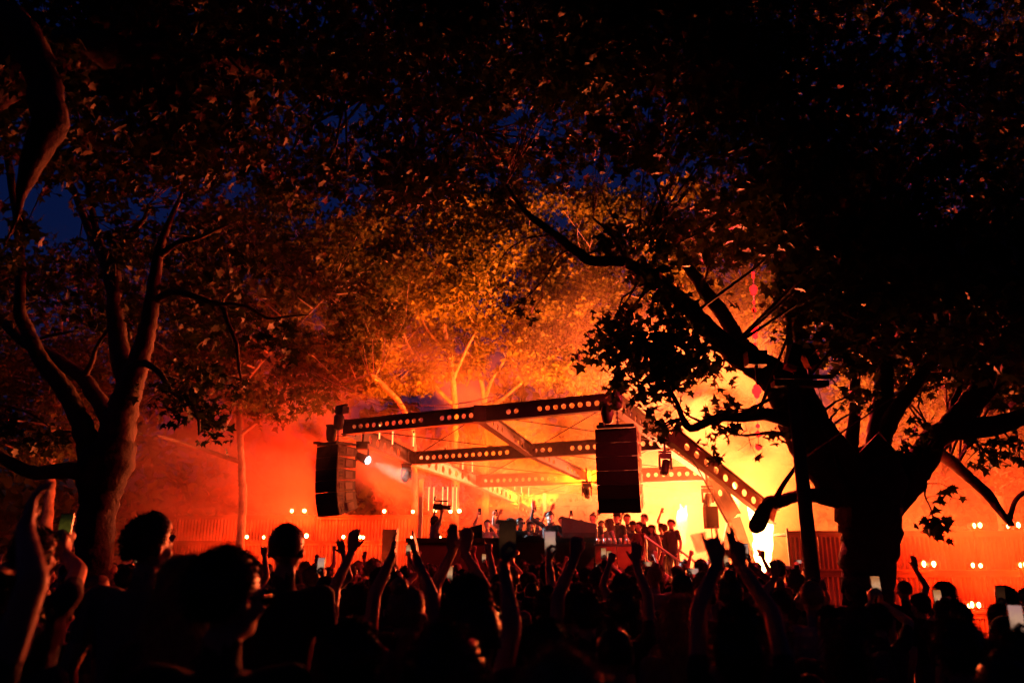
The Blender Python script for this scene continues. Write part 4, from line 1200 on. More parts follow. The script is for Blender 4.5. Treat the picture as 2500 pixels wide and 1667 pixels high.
# ---------------------------------------------------------------- hair
HEAD_C = Vector((0, -.008, 1.648))
def hair_mesh(style, seed):
    r = random.Random(seed)
    m = MB()
    na, ne = 26, 12
    def lower(a):        # a: azimuth, 0 = front
        c = math.cos(a)
        base = math.radians(28) if c > .75 else math.radians(28 - (0.75 - c) * 62)
        if style == 'long': return base if c > .3 else math.radians(-52)
        if style == 'buzz': return max(base, math.radians(-32))
        return max(base, math.radians(-48))
    amp = {'short': .011, 'buzz': .004, 'quiff': .012, 'long': .013, 'bun': .01, 'curly': .028, 'cap': .01}[style]
    vs = []
    for i in range(ne + 1):
        for j in range(na):
            a = 2 * math.pi * j / na
            e = lower(a) + (math.pi / 2 - lower(a)) * i / ne
            q = 1 + r.uniform(-.3, .3) * amp * 8
            th = amp * q * (.35 + .65 * min(1, i / 3))
            if style == 'quiff' and math.cos(a) > .1: th += .03 * math.cos(a) * math.sin(max(0, e))
            d = Vector((math.sin(a) * math.cos(e), math.cos(a) * math.cos(e), math.sin(e)))
            vs.append(HEAD_C + Vector((d.x * (.079 + th), d.y * (.097 + th), d.z * (.096 + th))))
    fs = []
    for i in range(ne):
        for j in range(na):
            fs.append((i * na + j, i * na + (j + 1) % na, (i + 1) * na + (j + 1) % na, (i + 1) * na + j))
    m.add(vs, fs)
    if style == 'long':       # curtain over neck and shoulder blades
        k = 15; rows = 8
        cv = []
        for i in range(rows + 1):
            t = i / rows
            for j in range(k):
                a = math.pi * (.36 + 1.28 * j / (k - 1))
                rx = .088 + .012 * math.sin(3 * t) - .0 * t; ry = .104 + .03 * t * (1 if abs(math.cos(a)) > .5 else .3)
                cv.append((rx * math.sin(a) * (1 + .12 * t) + r.uniform(-.006, .006), -.008 + ry * math.cos(a) + r.uniform(-.006, .006), 1.66 - .37 * t - r.uniform(0, .03) * t))
        m.add(cv, [(i * k + j, i * k + j + 1, (i + 1) * k + j + 1, (i + 1) * k + j) for i in range(rows) for j in range(k - 1)])
    if style == 'bun':
        m.lathe(HEAD_C + Vector((0, -.06, .1)), [(.01, -.045), (.038, -.03), (.046, 0), (.036, .03), (.01, .044)], 12)
    if style == 'cap':
        m.lathe((0, -.008, 1.67), [(.1, 0), (.103, .03), (.09, .07), (.05, .1), (.005, .108)], 20)
        vs = []
        for i in range(9):
            a = math.radians(-60 + 120 * i / 8)
            vs += [(.09 * math.sin(a), .085 * math.cos(a), 1.675), (.1 * math.sin(a), .1 + .075 * math.cos(a), 1.662), (.1 * math.sin(a), .1 + .075 * math.cos(a), 1.657), (.09 * math.sin(a), .085 * math.cos(a), 1.668)]
        m.add(vs, [(4 * i + q, 4 * i + (q + 1) % 4, 4 * i + 4 + (q + 1) % 4, 4 * i + 4 + q) for i in range(8) for q in range(4)])
    # loose strands
    ns = {'short': 2600, 'buzz': 1200, 'quiff': 2600, 'long': 2600, 'bun': 1300, 'curly': 2600, 'cap': 300}[style]
    ln = {'short': .02, 'buzz': .008, 'quiff': .028, 'long': .07, 'bun': .02, 'curly': .032, 'cap': .02}[style]
    for _ in range(ns):
        a = r.uniform(0, 6.283); lo = lower(a); e = lo + (math.pi / 2 - lo) * r.random() ** .8
        if style == 'cap': e = lo + .25 * r.random()
        d = Vector((math.sin(a) * math.cos(e), math.cos(a) * math.cos(e), math.sin(e)))
        p = HEAD_C + Vector((d.x * (.079 + amp * .8), d.y * (.097 + amp * .8), d.z * (.096 + amp * .8)))
        if style == 'long' and r.random() < .5 and math.cos(a) < .2:
            p.z = r.uniform(1.32, 1.6); p.x = .095 * math.sin(a); p.y = -.008 + .115 * math.cos(a); d = Vector((math.sin(a), math.cos(a), 0))
        if style == 'curly': g = Vector((r.gauss(0, .8), r.gauss(0, .8), r.gauss(0, .8))) + d * .9
        else: g = d * r.uniform(.15, .6) + Vector((r.gauss(0, .35), r.gauss(0, .35) - .3, -.55 if style in ('long', 'bun') else r.gauss(.1, .3)))
        g.normalize(); l = ln * r.uniform(.4, 1.2)
        s = g.cross(Vector((r.gauss(0, 1), r.gauss(0, 1), r.gauss(0, 1)))).normalized() * .0022
        q = p + g * l * .55; e2 = p + g * l + Vector((r.gauss(0, .2), r.gauss(0, .2), r.gauss(-.15, .2))) * l
        m.add([p - s, p + s, q + s * .8, q - s * .8, e2], [(0, 1, 2, 3), (3, 2, 4)])
    me = m.mesh('hair', [M_hair[0]], True)
    me.transform(Matrix.Translation(-Vector((0, 0, 1.52))))
    return me
HAIR = {s: hair_mesh(s, 5 + i) for i, s in enumerate(('short', 'buzz', 'quiff', 'long', 'bun', 'curly', 'cap'))}

def shades_mesh():
    m = MB()
    for sx in (-1, 1):
        m.lathe((.034 * sx, .102, 1.627), [(.02, 0), (.031, .003), (.031, .009), (.02, .012)], 12, rot=Matrix.Rotation(math.radians(-90), 3, 'X'))
        m.bar((.064 * sx, .1, 1.632), (.082 * sx, -.01, 1.628), .006, .008)
    m.bar((-.01, .112, 1.632), (.01, .112, 1.632), .006, .006)
    me = m.mesh('sunglasses', [M_glass], True); me.transform(Matrix.Translation(-Vector((0, 0, 1.52)))); return me
SHADES = shades_mesh()

HAIRNAME = {'short': 'short hair', 'buzz': 'cropped hair', 'quiff': 'swept-up hair', 'long': 'long loose hair', 'bun': 'hair in a bun', 'curly': 'curly hair', 'cap': 'a peaked cap'}
def put_person(me, info, loc, yaw, scale, hair, label, group=None, skin=0, cloth=0, trousers=None, hairc=0, glasses=False):
    o = bpy.data.objects.new('person', me); COL.objects.link(o)
    o.location = loc; o.rotation_euler = (0, 0, yaw); o.scale = (scale,) * 3
    tag(o, label, 'person', group)
    for i, m_ in enumerate((M_skin[skin], cloth if not isinstance(cloth, int) else M_cloth[cloth], trousers or M_denim, M_shoe)):
        o.material_slots[i].link = 'OBJECT'; o.material_slots[i].material = m_
    h = bpy.data.objects.new('hair' if hair != 'cap' else 'cap', HAIR[hair]); COL.objects.link(h)
    h.parent = o
    Rm = Matrix.Translation(info['piv']) @ info['R'].to_4x4()
    h.matrix_local = Rm
    h.material_slots[0].link = 'OBJECT'; h.material_slots[0].material = M_hair[hairc] if hair != 'cap' else M_cloth[7]
    if glasses:
        g = bpy.data.objects.new('sunglasses', SHADES); COL.objects.link(g); g.parent = o; g.matrix_local = Rm
    return o

# ---------------------------------------------------------------- phones
def screen_mat(name, top, mid, low, strength):
    m = bpy.data.materials.new(name); m.use_nodes = True
    n = m.node_tree.nodes; l = m.node_tree.links
    n.remove(n['Principled BSDF'])
    tc = n.new('ShaderNodeTexCoord'); sp_ = n.new('ShaderNodeSeparateXYZ'); l.new(tc.outputs['Object'], sp_.inputs[0])
    nz = n.new('ShaderNodeTexNoise'); nz.inputs['Scale'].default_value = 55; l.new(tc.outputs['Object'], nz.inputs['Vector'])
    ad = n.new('ShaderNodeMath'); ad.operation = 'MULTIPLY_ADD'; ad.inputs[1].default_value = 7.0; ad.inputs[2].default_value = .25; l.new(sp_.outputs['Z'], ad.inputs[0])
    a2 = n.new('ShaderNodeMath'); a2.operation = 'MULTIPLY_ADD'; a2.inputs[1].default_value = .55; l.new(nz.outputs['Fac'], a2.inputs[0]); l.new(ad.outputs[0], a2.inputs[2])
    cr = n.new('ShaderNodeValToRGB'); l.new(a2.outputs[0], cr.inputs['Fac'])
    e = cr.color_ramp.elements; e[0].position = .15; e[0].color = tuple(low) + (1,); e[1].position = .95; e[1].color = tuple(top) + (1,)
    k = cr.color_ramp.elements.new(.55); k.color = tuple(mid) + (1,)
    em = n.new('ShaderNodeEmission'); em.inputs[1].default_value = strength
    l.new(cr.outputs[0], em.inputs[0]); l.new(em.outputs[0], n['Material Output'].inputs['Surface'])
    return m
SCREENS = [screen_mat('screen_orange', (.7, .25, .08), (1, .5, .25), (.03, .01, .01), .5), screen_mat('screen_pale', (.8, .4, .35), (1, .55, .35), (.03, .01, .01), .45), screen_mat('screen_yellow', (.03, .03, .01), (.3, .25, .03), (.5, .42, .05), .12), screen_mat('screen_dim', (.12, .04, .02), (.25, .08, .03), (.01, .01, .01), .12)]
def phone_meshes():
    m = MB(); m.box((0, 0, 0), (.073, .009, .152)); body = m.mesh('phone_body', [M_phone])
    m = MB(); m.box((0, -.0055, 0), (.066, .0012, .14)); scr = m.mesh('screen', [SCREENS[0]])
    m = MB()
    for x, z in ((-.018, .055), (-.018, .035), (-.001, .045)): m.lathe((x, .0055, z), [(.008, 0), (.008, .002), (.006, .0025)], 10, rot=Matrix.Rotation(math.radians(-90), 3, 'X'))
    lens = m.mesh('camera_lens', [M_glass])
    return body, scr, lens
PH = phone_meshes()
def put_phone(loc, rot, sc_i, label, land=False):
    o = bpy.data.objects.new('phone', PH[0]); COL.objects.link(o)
    o.location = loc; o.rotation_euler = rot
    if land: o.rotation_euler.rotate_axis('Y', math.pi / 2)
    tag(o, label, 'phone', 'phones held up in the crowd')
    s = bpy.data.objects.new('screen', PH[1]); COL.objects.link(s); s.parent = o
    s.material_slots[0].link = 'OBJECT'; s.material_slots[0].material = SCREENS[sc_i]
    c = bpy.data.objects.new('camera_lens', PH[2]); COL.objects.link(c); c.parent = o
    return o

def to_world(loc, yaw, s, p):
    return Vector(loc) + Matrix.Rotation(yaw, 3, 'Z') @ (Vector(p) * s)

placed = []       # (x, y) of everyone in the crowd
def hero(label, u, vtop, Y, hair, rh=None, lh=None, yaw=0., head=0., nod=0., skin=0, cloth=0, hairc=0, fem=False, glasses=False, base=0., sleeve=.6, phone=None, trousers=None, vox=.0102, faces=8000):
    """person whose head shows at photograph pixel (u, vtop), standing Y metres away on a floor of height base.
    hand: dict(px=(u, v), dy=distance in front of the body, s=style, d=direction, n=palm normal)"""
    top = P(u, vtop, Y)
    H = {'curly': 1.785, 'bun': 1.80, 'cap': 1.785, 'buzz': 1.752}.get(hair, 1.768)
    s = max(.84, min(1.2, (top.z - base) / H))
    loc = Vector((top.x, Y, base))
    def conv(q):
        if q is None: return None
        q = dict(q)
        if 'px' in q:
            w = P(q['px'][0], q['px'][1], Y + q.get('dy', .15))
            q['t'] = tuple(Matrix.Rotation(-yaw, 3, 'Z') @ ((w - loc) / s))
        return q
    rh, lh = conv(rh), conv(lh)
    me, info = make_body(rh, lh, head, nod, fem, sleeve, vox=vox, faces=faces)
    o = put_person(me, info, loc, yaw, s, hair, label, 'people on the stage' if base > .3 else 'people in the crowd', skin, cloth, trousers, hairc, glasses)
    if base < .3: placed.append((loc.x, loc.y))
    if phone:
        hnd, sc_i, plabel, rot = phone
        g = info[hnd][0]
        d_ = (rh if hnd == 'r' else lh)
        wp = to_world(loc, yaw, s, g + Vector((0, .0, .045)))
        put_phone(wp, rot, sc_i, plabel)
    return o, info, loc, s

UPF = dict(s='open', n=(0, 1, 0))
def H_(px, s='open', d=None, n=(0, 1, 0), dy=.12, **k): return dict(px=px, s=s, d=d, n=n, dy=dy, **k)

# ---------------------------------------------------------------- people on the stage
ST = DECK
o, inf, loc, s = hero('videographer in a pale shirt holding a video camera overhead', 1062, 1258, 17.7, 'cap', base=ST, rh=H_((1081, 1246), 'grip', (0, .2, 1), (-1, 0, 0), .25), lh=H_((1062, 1246), 'grip', (.3, .3, 1), (1, 0, 0), .3), yaw=-1.2, cloth=4, sleeve=.6)
vc = empty('video_camera', P(1071, 1240, 17.45)); tag(vc, 'black video camera with a top handle held above the videographer', 'video camera')
vc.rotation_euler = (0, .1, -.4)
m = MB(); m.box((0, 0, .03), (.24, .1, .12)); m.build('camera_body', M_black, vc)
m = MB(); m.lathe((.12, 0, .03), [(.045, 0), (.045, .1), (.06, .11), (.06, .17)], 14, rot=Matrix.Rotation(math.radians(90), 3, 'Y')); m.build('lens', M_black, vc, True)
m = MB(); m.bar((-.1, 0, .15), (.2, 0, .17), .03, .03); m.box((-.12, 0, .2), (.04, .03, .1)); m.box((.05, 0, .12), (.03, .03, .06)); m.build('top_handle', M_black, vc)
hero('player in a white tee and sunglasses with long hair and one arm bent up', 1246, 1262, 17.95, 'long', base=ST, rh=H_((1206, 1258), 'fist', (0, 0, 1), (-1, 0, 0), -.1, pole=(1, 0, -.3)), yaw=math.pi - .5, head=.25, cloth=M_white_cloth, skin=1, hairc=1, glasses=True, sleeve=.5)
hero('player in a black sleeveless top and sunglasses at the desk', 1270, 1262, 17.8, 'short', base=ST, rh=dict(t=(.12, .42, 1.13), s='relaxed', d=(-.3, 1, -.2), n=(0, 0, -1)), lh=dict(t=(-.12, .42, 1.13), s='relaxed', d=(.3, 1, -.2), n=(0, 0, -1)), yaw=math.pi + .25, head=.5, cloth=M_black_cloth, skin=1, glasses=True, sleeve=.05)
hero('man in a dark open shirt raising one arm high beside the players', 1342, 1247, 18.2, 'quiff', base=ST, rh=H_((1302, 1240), 'open', (-.05, 0, 1), (0, 1, 0), -.25, sleeve=1.0), lh=dict(t=(-.16, .34, 1.1), s='relaxed', d=(.2, 1, -.2), n=(0, 0, -1), sleeve=1.0), yaw=math.pi + .1, nod=.25, cloth=M_black_cloth, skin=1, sleeve=1.0)
stage_bg = [  # u, vtop, Y, hair, pose, yaw, label
 (1218, 1266, 19.2, 'curly', 'ph', 3.3, 'guest with curly hair behind the players filming with a phone'),
 (1190, 1272, 19.6, 'short', 'ph', 2.9, 'guest behind the monitor speaker holding a phone up'),
 (1295, 1264, 19.4, 'long', 'dn', 3.0, 'long haired guest between the player and the raised arm'),
 (1312, 1262, 20.2, 'short', 'ph', 3.3, 'guest filming over the shoulder of the player in black'),
 (1372, 1262, 19.8, 'short', 'up', 3.0, 'guest raising a hand behind the man in the dark shirt'),
 (1402, 1262, 20.6, 'curly', 'ph', 3.2, 'guest with curly hair behind the slanting monitor holding a phone'),
 (1418, 1264, 19.4, 'short', 'dn', 2.7, 'short haired guest behind the slanting monitor speaker'),
 (1447, 1256, 19.8, 'bun', 'dn', 2.9, 'guest with hair in a bun beside the drinks counter'),
 (1468, 1262, 20.6, 'short', 'ph', 3.2, 'guest behind the drinks counter holding a phone up'),
 (1486, 1264, 18.3, 'long', 'dn', 1.9, 'woman with long straight hair in profile at the drinks counter'),
 (1506, 1252, 19.6, 'cap', 'dn', 2.2, 'tall guest in a cap and glasses among the stage guests'),
 (1544, 1262, 20.8, 'cap', 'up', 2.6, 'guest in a cap with an arm over the head'),
 (1560, 1268, 19.3, 'short', 'dn', 2.0, 'guest in dark clothes near the top of the stairs'),
 (1572, 1258, 21.5, 'short', 'dn', 2.6, 'guest standing behind the top of the stairs'),
 (1590, 1272, 20.4, 'long', 'dn', 2.4, 'long haired guest behind the hand rail'),
 (1622, 1278, 20.6, 'short', 'dn', .2, 'broad guest in an orange lit jacket at the hand rail'),
 (1640, 1270, 21.2, 'short', 'dn', 2.2, 'guest at the far end of the stage guests'),
 (1614, 1268, 22.6, 'cap', 'dn', 2.5, 'guest in a cap against the white glow'),
 (1636, 1262, 23.4, 'short', 'up', 2.9, 'guest with arms ringed above the head against the glow'),
 (1530, 1258, 22.4, 'short', 'ph', 3.0, 'guest deep in the smoke holding a phone'),
 (1350, 1268, 21.6, 'bun', 'up', 3.0, 'guest deep behind the dark shirted man with a hand up'),
 (1240, 1270, 21.0, 'short', 'up', 3.2, 'guest deep behind the long haired player with a hand up'),
]
STP = {
 'dn': [make_body(dict(t=(.2, .3, 1.12), s='relaxed', d=(-.3, .8, .1), n=(0, 0, -1)), dict(t=(-.24, .05, .9), s='relaxed', n=(1, 0, 0), pole=(-.5, -1, 0)), .2, sleeve=.6, vox=.0102, faces=6000), make_body(None, None, -.25, fem=True, sleeve=.5, vox=.0102, faces=6000)],
 'up': [make_body(dict(t=(.24, .12, 1.92), s='open', n=(0, 1, 0)), None, 0, sleeve=.55, vox=.0102, faces=6000)],
 'ph': [make_body(dict(t=(.16, .3, 1.82), s='grip', d=(0, .1, 1), n=(-1, .2, 0)), dict(t=(-.22, .25, 1.1), s='relaxed', n=(0, 0, -1)), .1, .05, fem=True, sleeve=.6, vox=.0102, faces=6000)],
}
for i, (u, vt, Y, hair, pose, yw, lab) in enumerate(stage_bg):
    me, info = STP[pose][i % len(STP[pose])]
    Y += (.5, -.35, .1, .7, -.2)[i % 5]; vt += (4, -5, 7, 0, -3, 9)[i % 6]
    top = P(u, vt, Y)
    sc_ = max(.86, min(1.12, (top.z - ST) / 1.768))
    loc = (top.x, Y, ST)
    put_person(me, info, loc, yw, sc_, hair, lab, 'people on the stage', i % 3, (i * 3 + 1) % 8, None, i % 2)
    if pose == 'ph':
        g = info['r'][0]
        p = put_phone(to_world(loc, yw, sc_, g + Vector((-.02, .0, .05))), (0, .05, yw + random.uniform(-.3, .3)), 3, 'dark phone held up by a stage guest, %s from the videographer' % ORD[sum(1 for q in stage_bg if q[4] == 'ph' and q[0] < u)])
        p['group'] = 'phones on the stage'

# ---------------------------------------------------------------- people in the crowd one can tell apart
GR = dict(s='grip')
hero('person at the edge holding an arm straight up, face lit red', 8, 1395, 2.3, 'short', rh=H_((62, 1290), 'relaxed', (-.25, .1, 1), (0, 1, 0), .05, sleeve=.25), yaw=-.9, cloth=0, sleeve=.3)
hero('person filming with a phone whose screen shows a dark yellow picture', 95, 1278, 4.0, 'short', rh=H_((158, 1345), 'grip', (0, .05, 1), (-1, 0, 0), .5, sleeve=.3), lh=H_((140, 1350), 'grip', (.2, .1, 1), (1, 0, 0), .5, sleeve=.3), phone=('r', 2, 'upright phone with a dark yellow picture near the forked tree', (-.1, 0, .05)), cloth=1, sleeve=.35)
hero('tall person with swept-up hair in front of the red smoke', 372, 1254, 4.0, 'quiff', head=-.5, cloth=3, sleeve=.6)
hero('woman with long hair edged in red beside the tall person', 462, 1345, 3.0, 'long', cloth=0, hairc=2, fem=True)
hero('large dark head with glasses close to the camera', 565, 1326, 2.25, 'short', head=-.55, cloth=7, glasses=True)
hero('person with cropped hair and ears standing clear of the crowd', 704, 1275, 4.3, 'buzz', cloth=0)
hero('person clapping with both palms pressed together high overhead', 985, 1440, 4.4, 'short', rh=H_((1004, 1300), 'flat', (-.14, 0, 1), (-1, 0, 0), .2, pole=(1, 0, .1)), lh=H_((972, 1300), 'flat', (.14, 0, 1), (1, 0, 0), .2, pole=(-1, 0, .1)), cloth=0, sleeve=.25)
hero('person stretching one hand up beside the clapping hands', 880, 1420, 4.9, 'short', lh=H_((866, 1320), 'relaxed', (.05, 0, 1), (0, 1, 0), .2), cloth=7, sleeve=.5)
hero('dark round head low in front, below the clapping hands', 862, 1506, 2.35, 'short', cloth=0)
hero('head with glasses in the middle of the crowd', 1148, 1399, 2.8, 'short', head=-.5, glasses=True, cloth=7)
hero('head edged with a thin red line of light in the middle front', 1166, 1461, 2.75, 'buzz', cloth=0, skin=2)
hero('wide dark head low in the middle front', 1092, 1514, 2.1, 'curly', cloth=7)
hero('curly head glowing red at the bottom edge of the picture', 1372, 1580, 1.6, 'curly', hairc=2, cloth=0)
hero('person holding a black phone high in front of the desk', 1330, 1500, 3.0, 'short', lh=H_((1232, 1350), 'grip', (-.05, .05, 1), (1, .2, 0), .25, sleeve=.15, pole=(1, 0, -.3)), phone=('l', 3, 'black phone held high before the playing desk', (0, 0, 0)), cloth=0, sleeve=.2)
hero('person filming the players with a small bright phone', 1392, 1440, 4.8, 'short', lh=H_((1342, 1352), 'grip', (-.1, .1, 1), (1, .3, 0), .25, sleeve=.2, pole=(1, 0, -.4)), phone=('l', 1, 'small phone with a pale picture before the playing desk', (0, 0, 0)), cloth=7, sleeve=.25)
hero('person raising a curled fist in front of the counter', 1432, 1440, 4.3, 'short', lh=H_((1412, 1322), 'fist', (.12, 0, 1), (0, 1, 0), .15), cloth=0, sleeve=.3)
hero('person with both forearms up before the sloping monitor', 1128, 1410, 4.6, 'short', rh=H_((1132, 1345), 'relaxed', (.2, 0, 1), (0, 1, 0), .2), lh=H_((1108, 1335), 'flat', (-.05, 0, 1), (0, 1, 0), .25), cloth=1, sleeve=.5)
hero('head with a neat outline under the small bright phone', 1340, 1366, 7.0, 'short', cloth=0)
hero('head with an orange line of light in the front centre', 1336, 1428, 4.6, 'short', cloth=7, skin=2)
hero('dark head in front of the stairs raising an open hand', 1516, 1436, 5.2, 'curly', rh=H_((1552, 1374), 'open', (.12, 0, 1), (0, 1, 0), .2), cloth=0, sleeve=.3)
hero('head low in front of the stairs, edged in orange', 1498, 1526, 3.3, 'buzz', cloth=7)
o, inf, loc, s = hero('person holding up a plastic cup with two fingers raised', 1800, 1462, 3.3, 'short', lh=H_((1752, 1372), 'horns', (-.22, 0, 1), (0, 1, 0), .2, sleeve=.2), rh=H_((1806, 1378), 'peace', (-.05, 0, 1), (0, 1, 0), .25, sleeve=.2), cloth=0, sleeve=.3)
cupp = to_world(loc, 0, s, inf['l'][0] + Vector((-.045, .03, .0)))
mcup = bpy.data.materials.new('clear_plastic'); mcup.use_nodes = True
cn, cl_ = mcup.node_tree.nodes, mcup.node_tree.links
pb = cn['Principled BSDF']; pb.inputs['Base Color'].default_value = (.75, .72, .7, 1); pb.inputs['Roughness'].default_value = .3
tb = cn.new('ShaderNodeBsdfTranslucent'); tb.inputs[0].default_value = (.85, .8, .75, 1)
tp = cn.new('ShaderNodeBsdfTransparent'); x1 = cn.new('ShaderNodeMixShader'); x1.inputs[0].default_value = .75; x2 = cn.new('ShaderNodeMixShader'); x2.inputs[0].default_value = .68
cl_.new(pb.outputs[0], x1.inputs[1]); cl_.new(tb.outputs[0], x1.inputs[2]); cl_.new(x1.outputs[0], x2.inputs[1]); cl_.new(tp.outputs[0], x2.inputs[2]); cl_.new(x2.outputs[0], cn['Material Output'].inputs['Surface'])
m = MB(); m.lathe(cupp, [(.026, -.035), (.03, .0), (.036, .045), (.038, .048), (.035, .048), (.024, -.03)], 18, rot=Matrix.Rotation(-.2, 3, 'Y')); tag(m.build('plastic_cup', mcup, None, True), 'clear plastic cup held up in front of the crossed canopy legs', 'cup')
hero('dark head with a fringe of red lit hair in front of the flame', 1870, 1474, 3.6, 'curly', hairc=2, cloth=0)
hero('person in profile beside the lamp pole', 1962, 1428, 7.6, 'short', yaw=1.4, cloth=7)
hero('person waving an open hand near the base of the flame', 1905, 1440, 6.5, 'short', lh=H_((1893, 1408), 'open', (-.05, 0, 1), (0, 1, 0), .2), cloth=0)
hero('person standing tall before the red panels', 2244, 1450, 7.5, 'cap', yaw=.4, cloth=7)
hero('large dark head in front of the red panels', 2326, 1500, 3.1, 'curly', cloth=0)
hero('head edged in red near the picture corner', 2440, 1594, 2.4, 'buzz', cloth=7, skin=2)
hero('dark head with headphones-like curls at the side edge', 2478, 1540, 2.7, 'curly', cloth=0)
hero('person raising a phone high before the red terrace', 2438, 1500, 6.0, 'short', rh=H_((2456, 1490), 'grip', (-.1, 0, 1), (-1, 0, 0), .3, sleeve=.2), phone=('r', 3, 'dim phone raised before the red terrace', (0, .1, 0)), cloth=0)
hero('person filming at the side edge with a bright phone', 2520, 1560, 3.6, 'short', lh=H_((2488, 1560), 'grip', (-.05, 0, 1), (1, 0, 0), .35, sleeve=.2), phone=('l', 1, 'bright phone held at the side edge of the crowd', (-.1, .05, 0)), cloth=7)
hero('person with both hands on a phone under the big trunk', 2140, 1470, 5.6, 'short', rh=H_((2150, 1470), 'grip', (0, .1, 1), (-1, 0, 0), .3), lh=H_((2128, 1470), 'grip', (0, .1, 1), (1, 0, 0), .3), phone=('r', 0, 'phone with an orange picture under the big trunk', (-.1, 0, .1)), cloth=0)
hero('person filming before the middle of the red panels', 2300, 1480, 6.6, 'bun', rh=H_((2300, 1494), 'grip', (0, .1, 1), (-1, 0, 0), .35), lh=H_((2318, 1490), 'open', (.2, .1, 1), (1, 0, 0), .3), phone=('r', 0, 'phone with an orange picture before the red panels', (-.1, 0, .05)), cloth=7)

hero('person standing between the lamp pole and the big trunk', 2026, 1476, 4.4, 'short', cloth=7)
hero('person with long hair just past the lamp pole', 2052, 1500, 3.7, 'long', cloth=0, fem=True)
# ---------------------------------------------------------------- everyone else
GEN = []
MARKS = ((150, 'under the mossy limb'), (330, 'before the forked tree'), (560, 'before the red smoke'), (760, 'before the far terrace'), (900, 'below the smaller speakers'), (1100, 'before the videographer'), (1300, 'before the players'), (1500, 'below the larger speakers'), (1700, 'before the stairs'), (1900, 'before the flame'), (2050, 'by the pole'), (2220, 'under the trunk'), (9999, 'before the red panels'))
def crowd_label(phr, hair, x, y):
    u = 1250 + FPX * x / (y * CP)
    mk = next(t for lim, t in MARKS if u < lim)
    far = 'nearest rows' if y < 3.2 else 'near rows' if y < 5 else 'middle rows' if y < 8 else 'further rows' if y < 12 else 'stage-side rows'
    return 'figure %s, %s, %s, %s' % (phr, HAIRNAME[hair], mk, far)
def G(rh, lh, phr, w, **k): GEN.append((make_body(rh, lh, vox=.0102, faces=6500, **k), phr, w))
GEN.append((make_body(None, None, .1, sleeve=.55, vox=.0102, faces=6000), 'with arms down', 34))
GEN.append((make_body(None, None, -.35, fem=True, sleeve=.5, vox=.0102, faces=6000), 'arms down, head turned', 26))
GEN.append((make_body(dict(t=(.27, .16, 1.9), s='open', n=(0, 1, 0), d=(.1, .1, 1)), None, .1, sleeve=.4, vox=.0102, faces=6500), 'one open hand up', 10))
GEN.append((make_body(dict(t=(.3, .14, 1.88), s='open', n=(0, 1, 0)), dict(t=(-.27, .18, 1.9), s='open', n=(0, 1, 0)), 0, .05, fem=True, sleeve=.3, vox=.0102, faces=6500), 'both hands up', 8))
GEN.append((make_body(None, dict(t=(-.2, .2, 1.92), s='fist', n=(0, 1, 0)), -.1, sleeve=.5, vox=.0102, faces=6500), 'one fist up', 7))
GEN.append((make_body(dict(t=(.14, .3, 1.8), s='grip', d=(0, .1, 1), n=(-1, .2, 0)), None, .1, .05, sleeve=.4, vox=.0102, faces=6500), 'filming one-handed', 7))
GEN.append((make_body(dict(t=(.1, .32, 1.7), s='grip', d=(0, .15, 1), n=(-1, .2, 0)), dict(t=(-.1, .32, 1.7), s='grip', d=(0, .15, 1), n=(1, .2, 0)), 0, .0, fem=True, sleeve=.5, vox=.0102, faces=6500), 'filming with both hands', 4))
GEN.append((make_body(dict(t=(.22, .2, 1.93), s='point', n=(0, 1, 0)), None, -.2, sleeve=.5, vox=.0102, faces=6500), 'pointing upwards', 6))
tot = sum(g[2] for g in GEN)
rc = random.Random(99)
styles = ['short'] * 6 + ['buzz'] * 3 + ['quiff', 'long', 'long', 'long', 'bun', 'bun', 'curly', 'curly', 'cap']
phone_n = 0
twins = {}; ptw = {}
Yr = 1.9
trunks = [(P(235, 1500, 10.5).x, 10.5, .62), (P(2118, 1500, 10).x, 10.0, .62), (P(1985, 1400, 8.4).x, 8.4, .28), (-5.6, 5.2, .8)]
ncrowd = 0
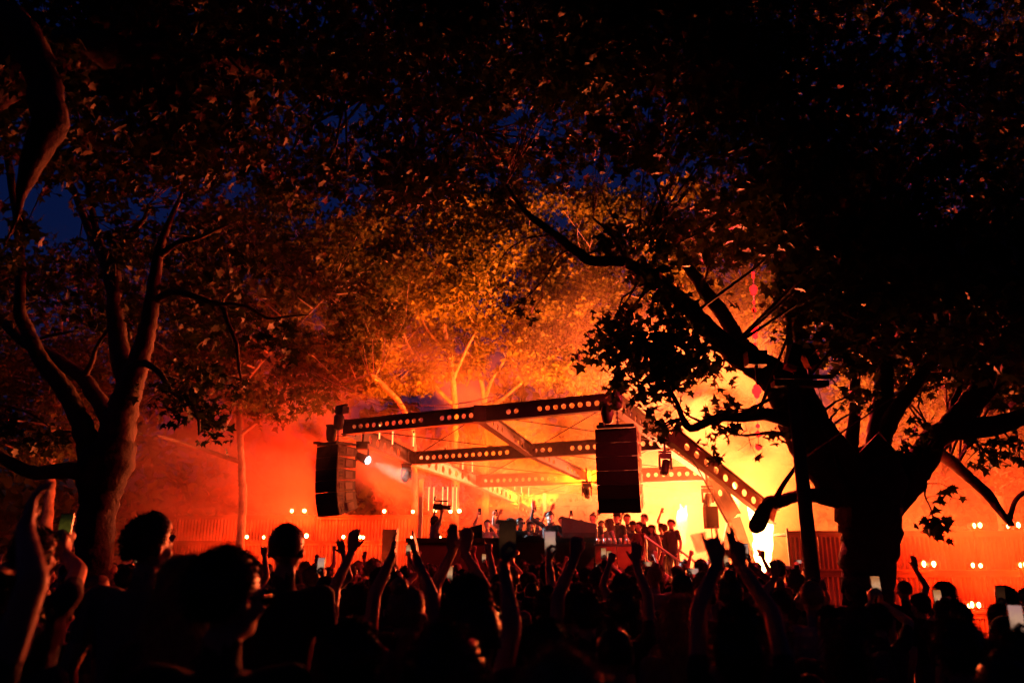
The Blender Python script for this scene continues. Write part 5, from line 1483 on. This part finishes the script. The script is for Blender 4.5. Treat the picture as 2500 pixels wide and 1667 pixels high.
while Yr < 16.2:
    step = .62 if Yr < 6 else .74
    half = .70 * Yr + .3
    x = -half + rc.uniform(0, step)
    while x < half:
        xx, yy = x + rc.uniform(-.16, .16), Yr + rc.uniform(-.2, .2)
        x += step * rc.uniform(.85, 1.25) * (1.0 if Yr < 9 else 1.1)
        if any((xx - a) ** 2 + (yy - b_) ** 2 < (.40 if yy > 3 else .5) ** 2 for a, b_ in placed): continue
        if any((xx - a) ** 2 + (yy - b_) ** 2 < q * q for a, b_, q in trunks): continue
        side = xx / yy > .37
        if side and yy > 9.5: continue
        q = rc.uniform(0, tot); gi = 0
        while q > GEN[gi][2]: q -= GEN[gi][2]; gi += 1
        if (yy < 7.0 or side) and gi > 1 and not (side and yy > 5 and rc.random() < .3): gi = rc.randrange(2)
        (me, info), phr, _ = GEN[gi]
        hair = rc.choice(styles)
        zt = rc.uniform(1.55, 1.70) if yy < 4 else rc.uniform(1.58, 1.74) if yy < 9 else rc.uniform(1.6, 1.8)
        if side: zt = rc.uniform(1.5, 1.6)
        sc_ = zt / 1.77
        yw = rc.uniform(-.3, .3) - math.atan2(xx - 1.0, 17) * .8 * -1
        po = put_person(me, info, (xx, yy, 0), yw, sc_, hair, crowd_label(phr, hair, xx, yy), 'people in the crowd', rc.choice((0, 0, 2, 2)), rc.randrange(8), None, rc.choice((0, 0, 1, 2)))
        placed.append((xx, yy)); ncrowd += 1
        twins.setdefault(po['label'], []).append(po)
        if 'filming' in phr:
            g = info['r'][0]
            off = Vector((-.1, .01, .03)) if 'both' in phr else Vector((-.02, .0, .05))
            pho = put_phone(to_world((xx, yy, 0), yw, sc_, g + off), (-.1, 0, yw), rc.choice((0, 0, 1, 3)), 'small lit phone ' + crowd_label('', hair, xx, yy).split(', ', 2)[2], 'both' in phr and rc.random() < .5)
            phone_n += 1
            ptw.setdefault(pho['label'], []).append(pho)
    Yr += .66 if Yr < 6 else .86
for lab, os_ in ptw.items():
    if len(os_) == 2:
        os_.sort(key=lambda q: -q.location.z)
        for q, w in zip(os_, ('higher', 'lower')): q['label'] = w + ' ' + lab
for lab, os_ in twins.items():
    os_.sort(key=lambda q: -q.scale[0])
    if len(os_) > 1:
        for q, w in zip(os_, {2: ('taller', 'shorter'), 3: ('tallest', 'medium', 'shortest')}.get(len(os_), ())):
            q['label'] = w + ' ' + lab
print('crowd', ncrowd, 'phones', phone_n)
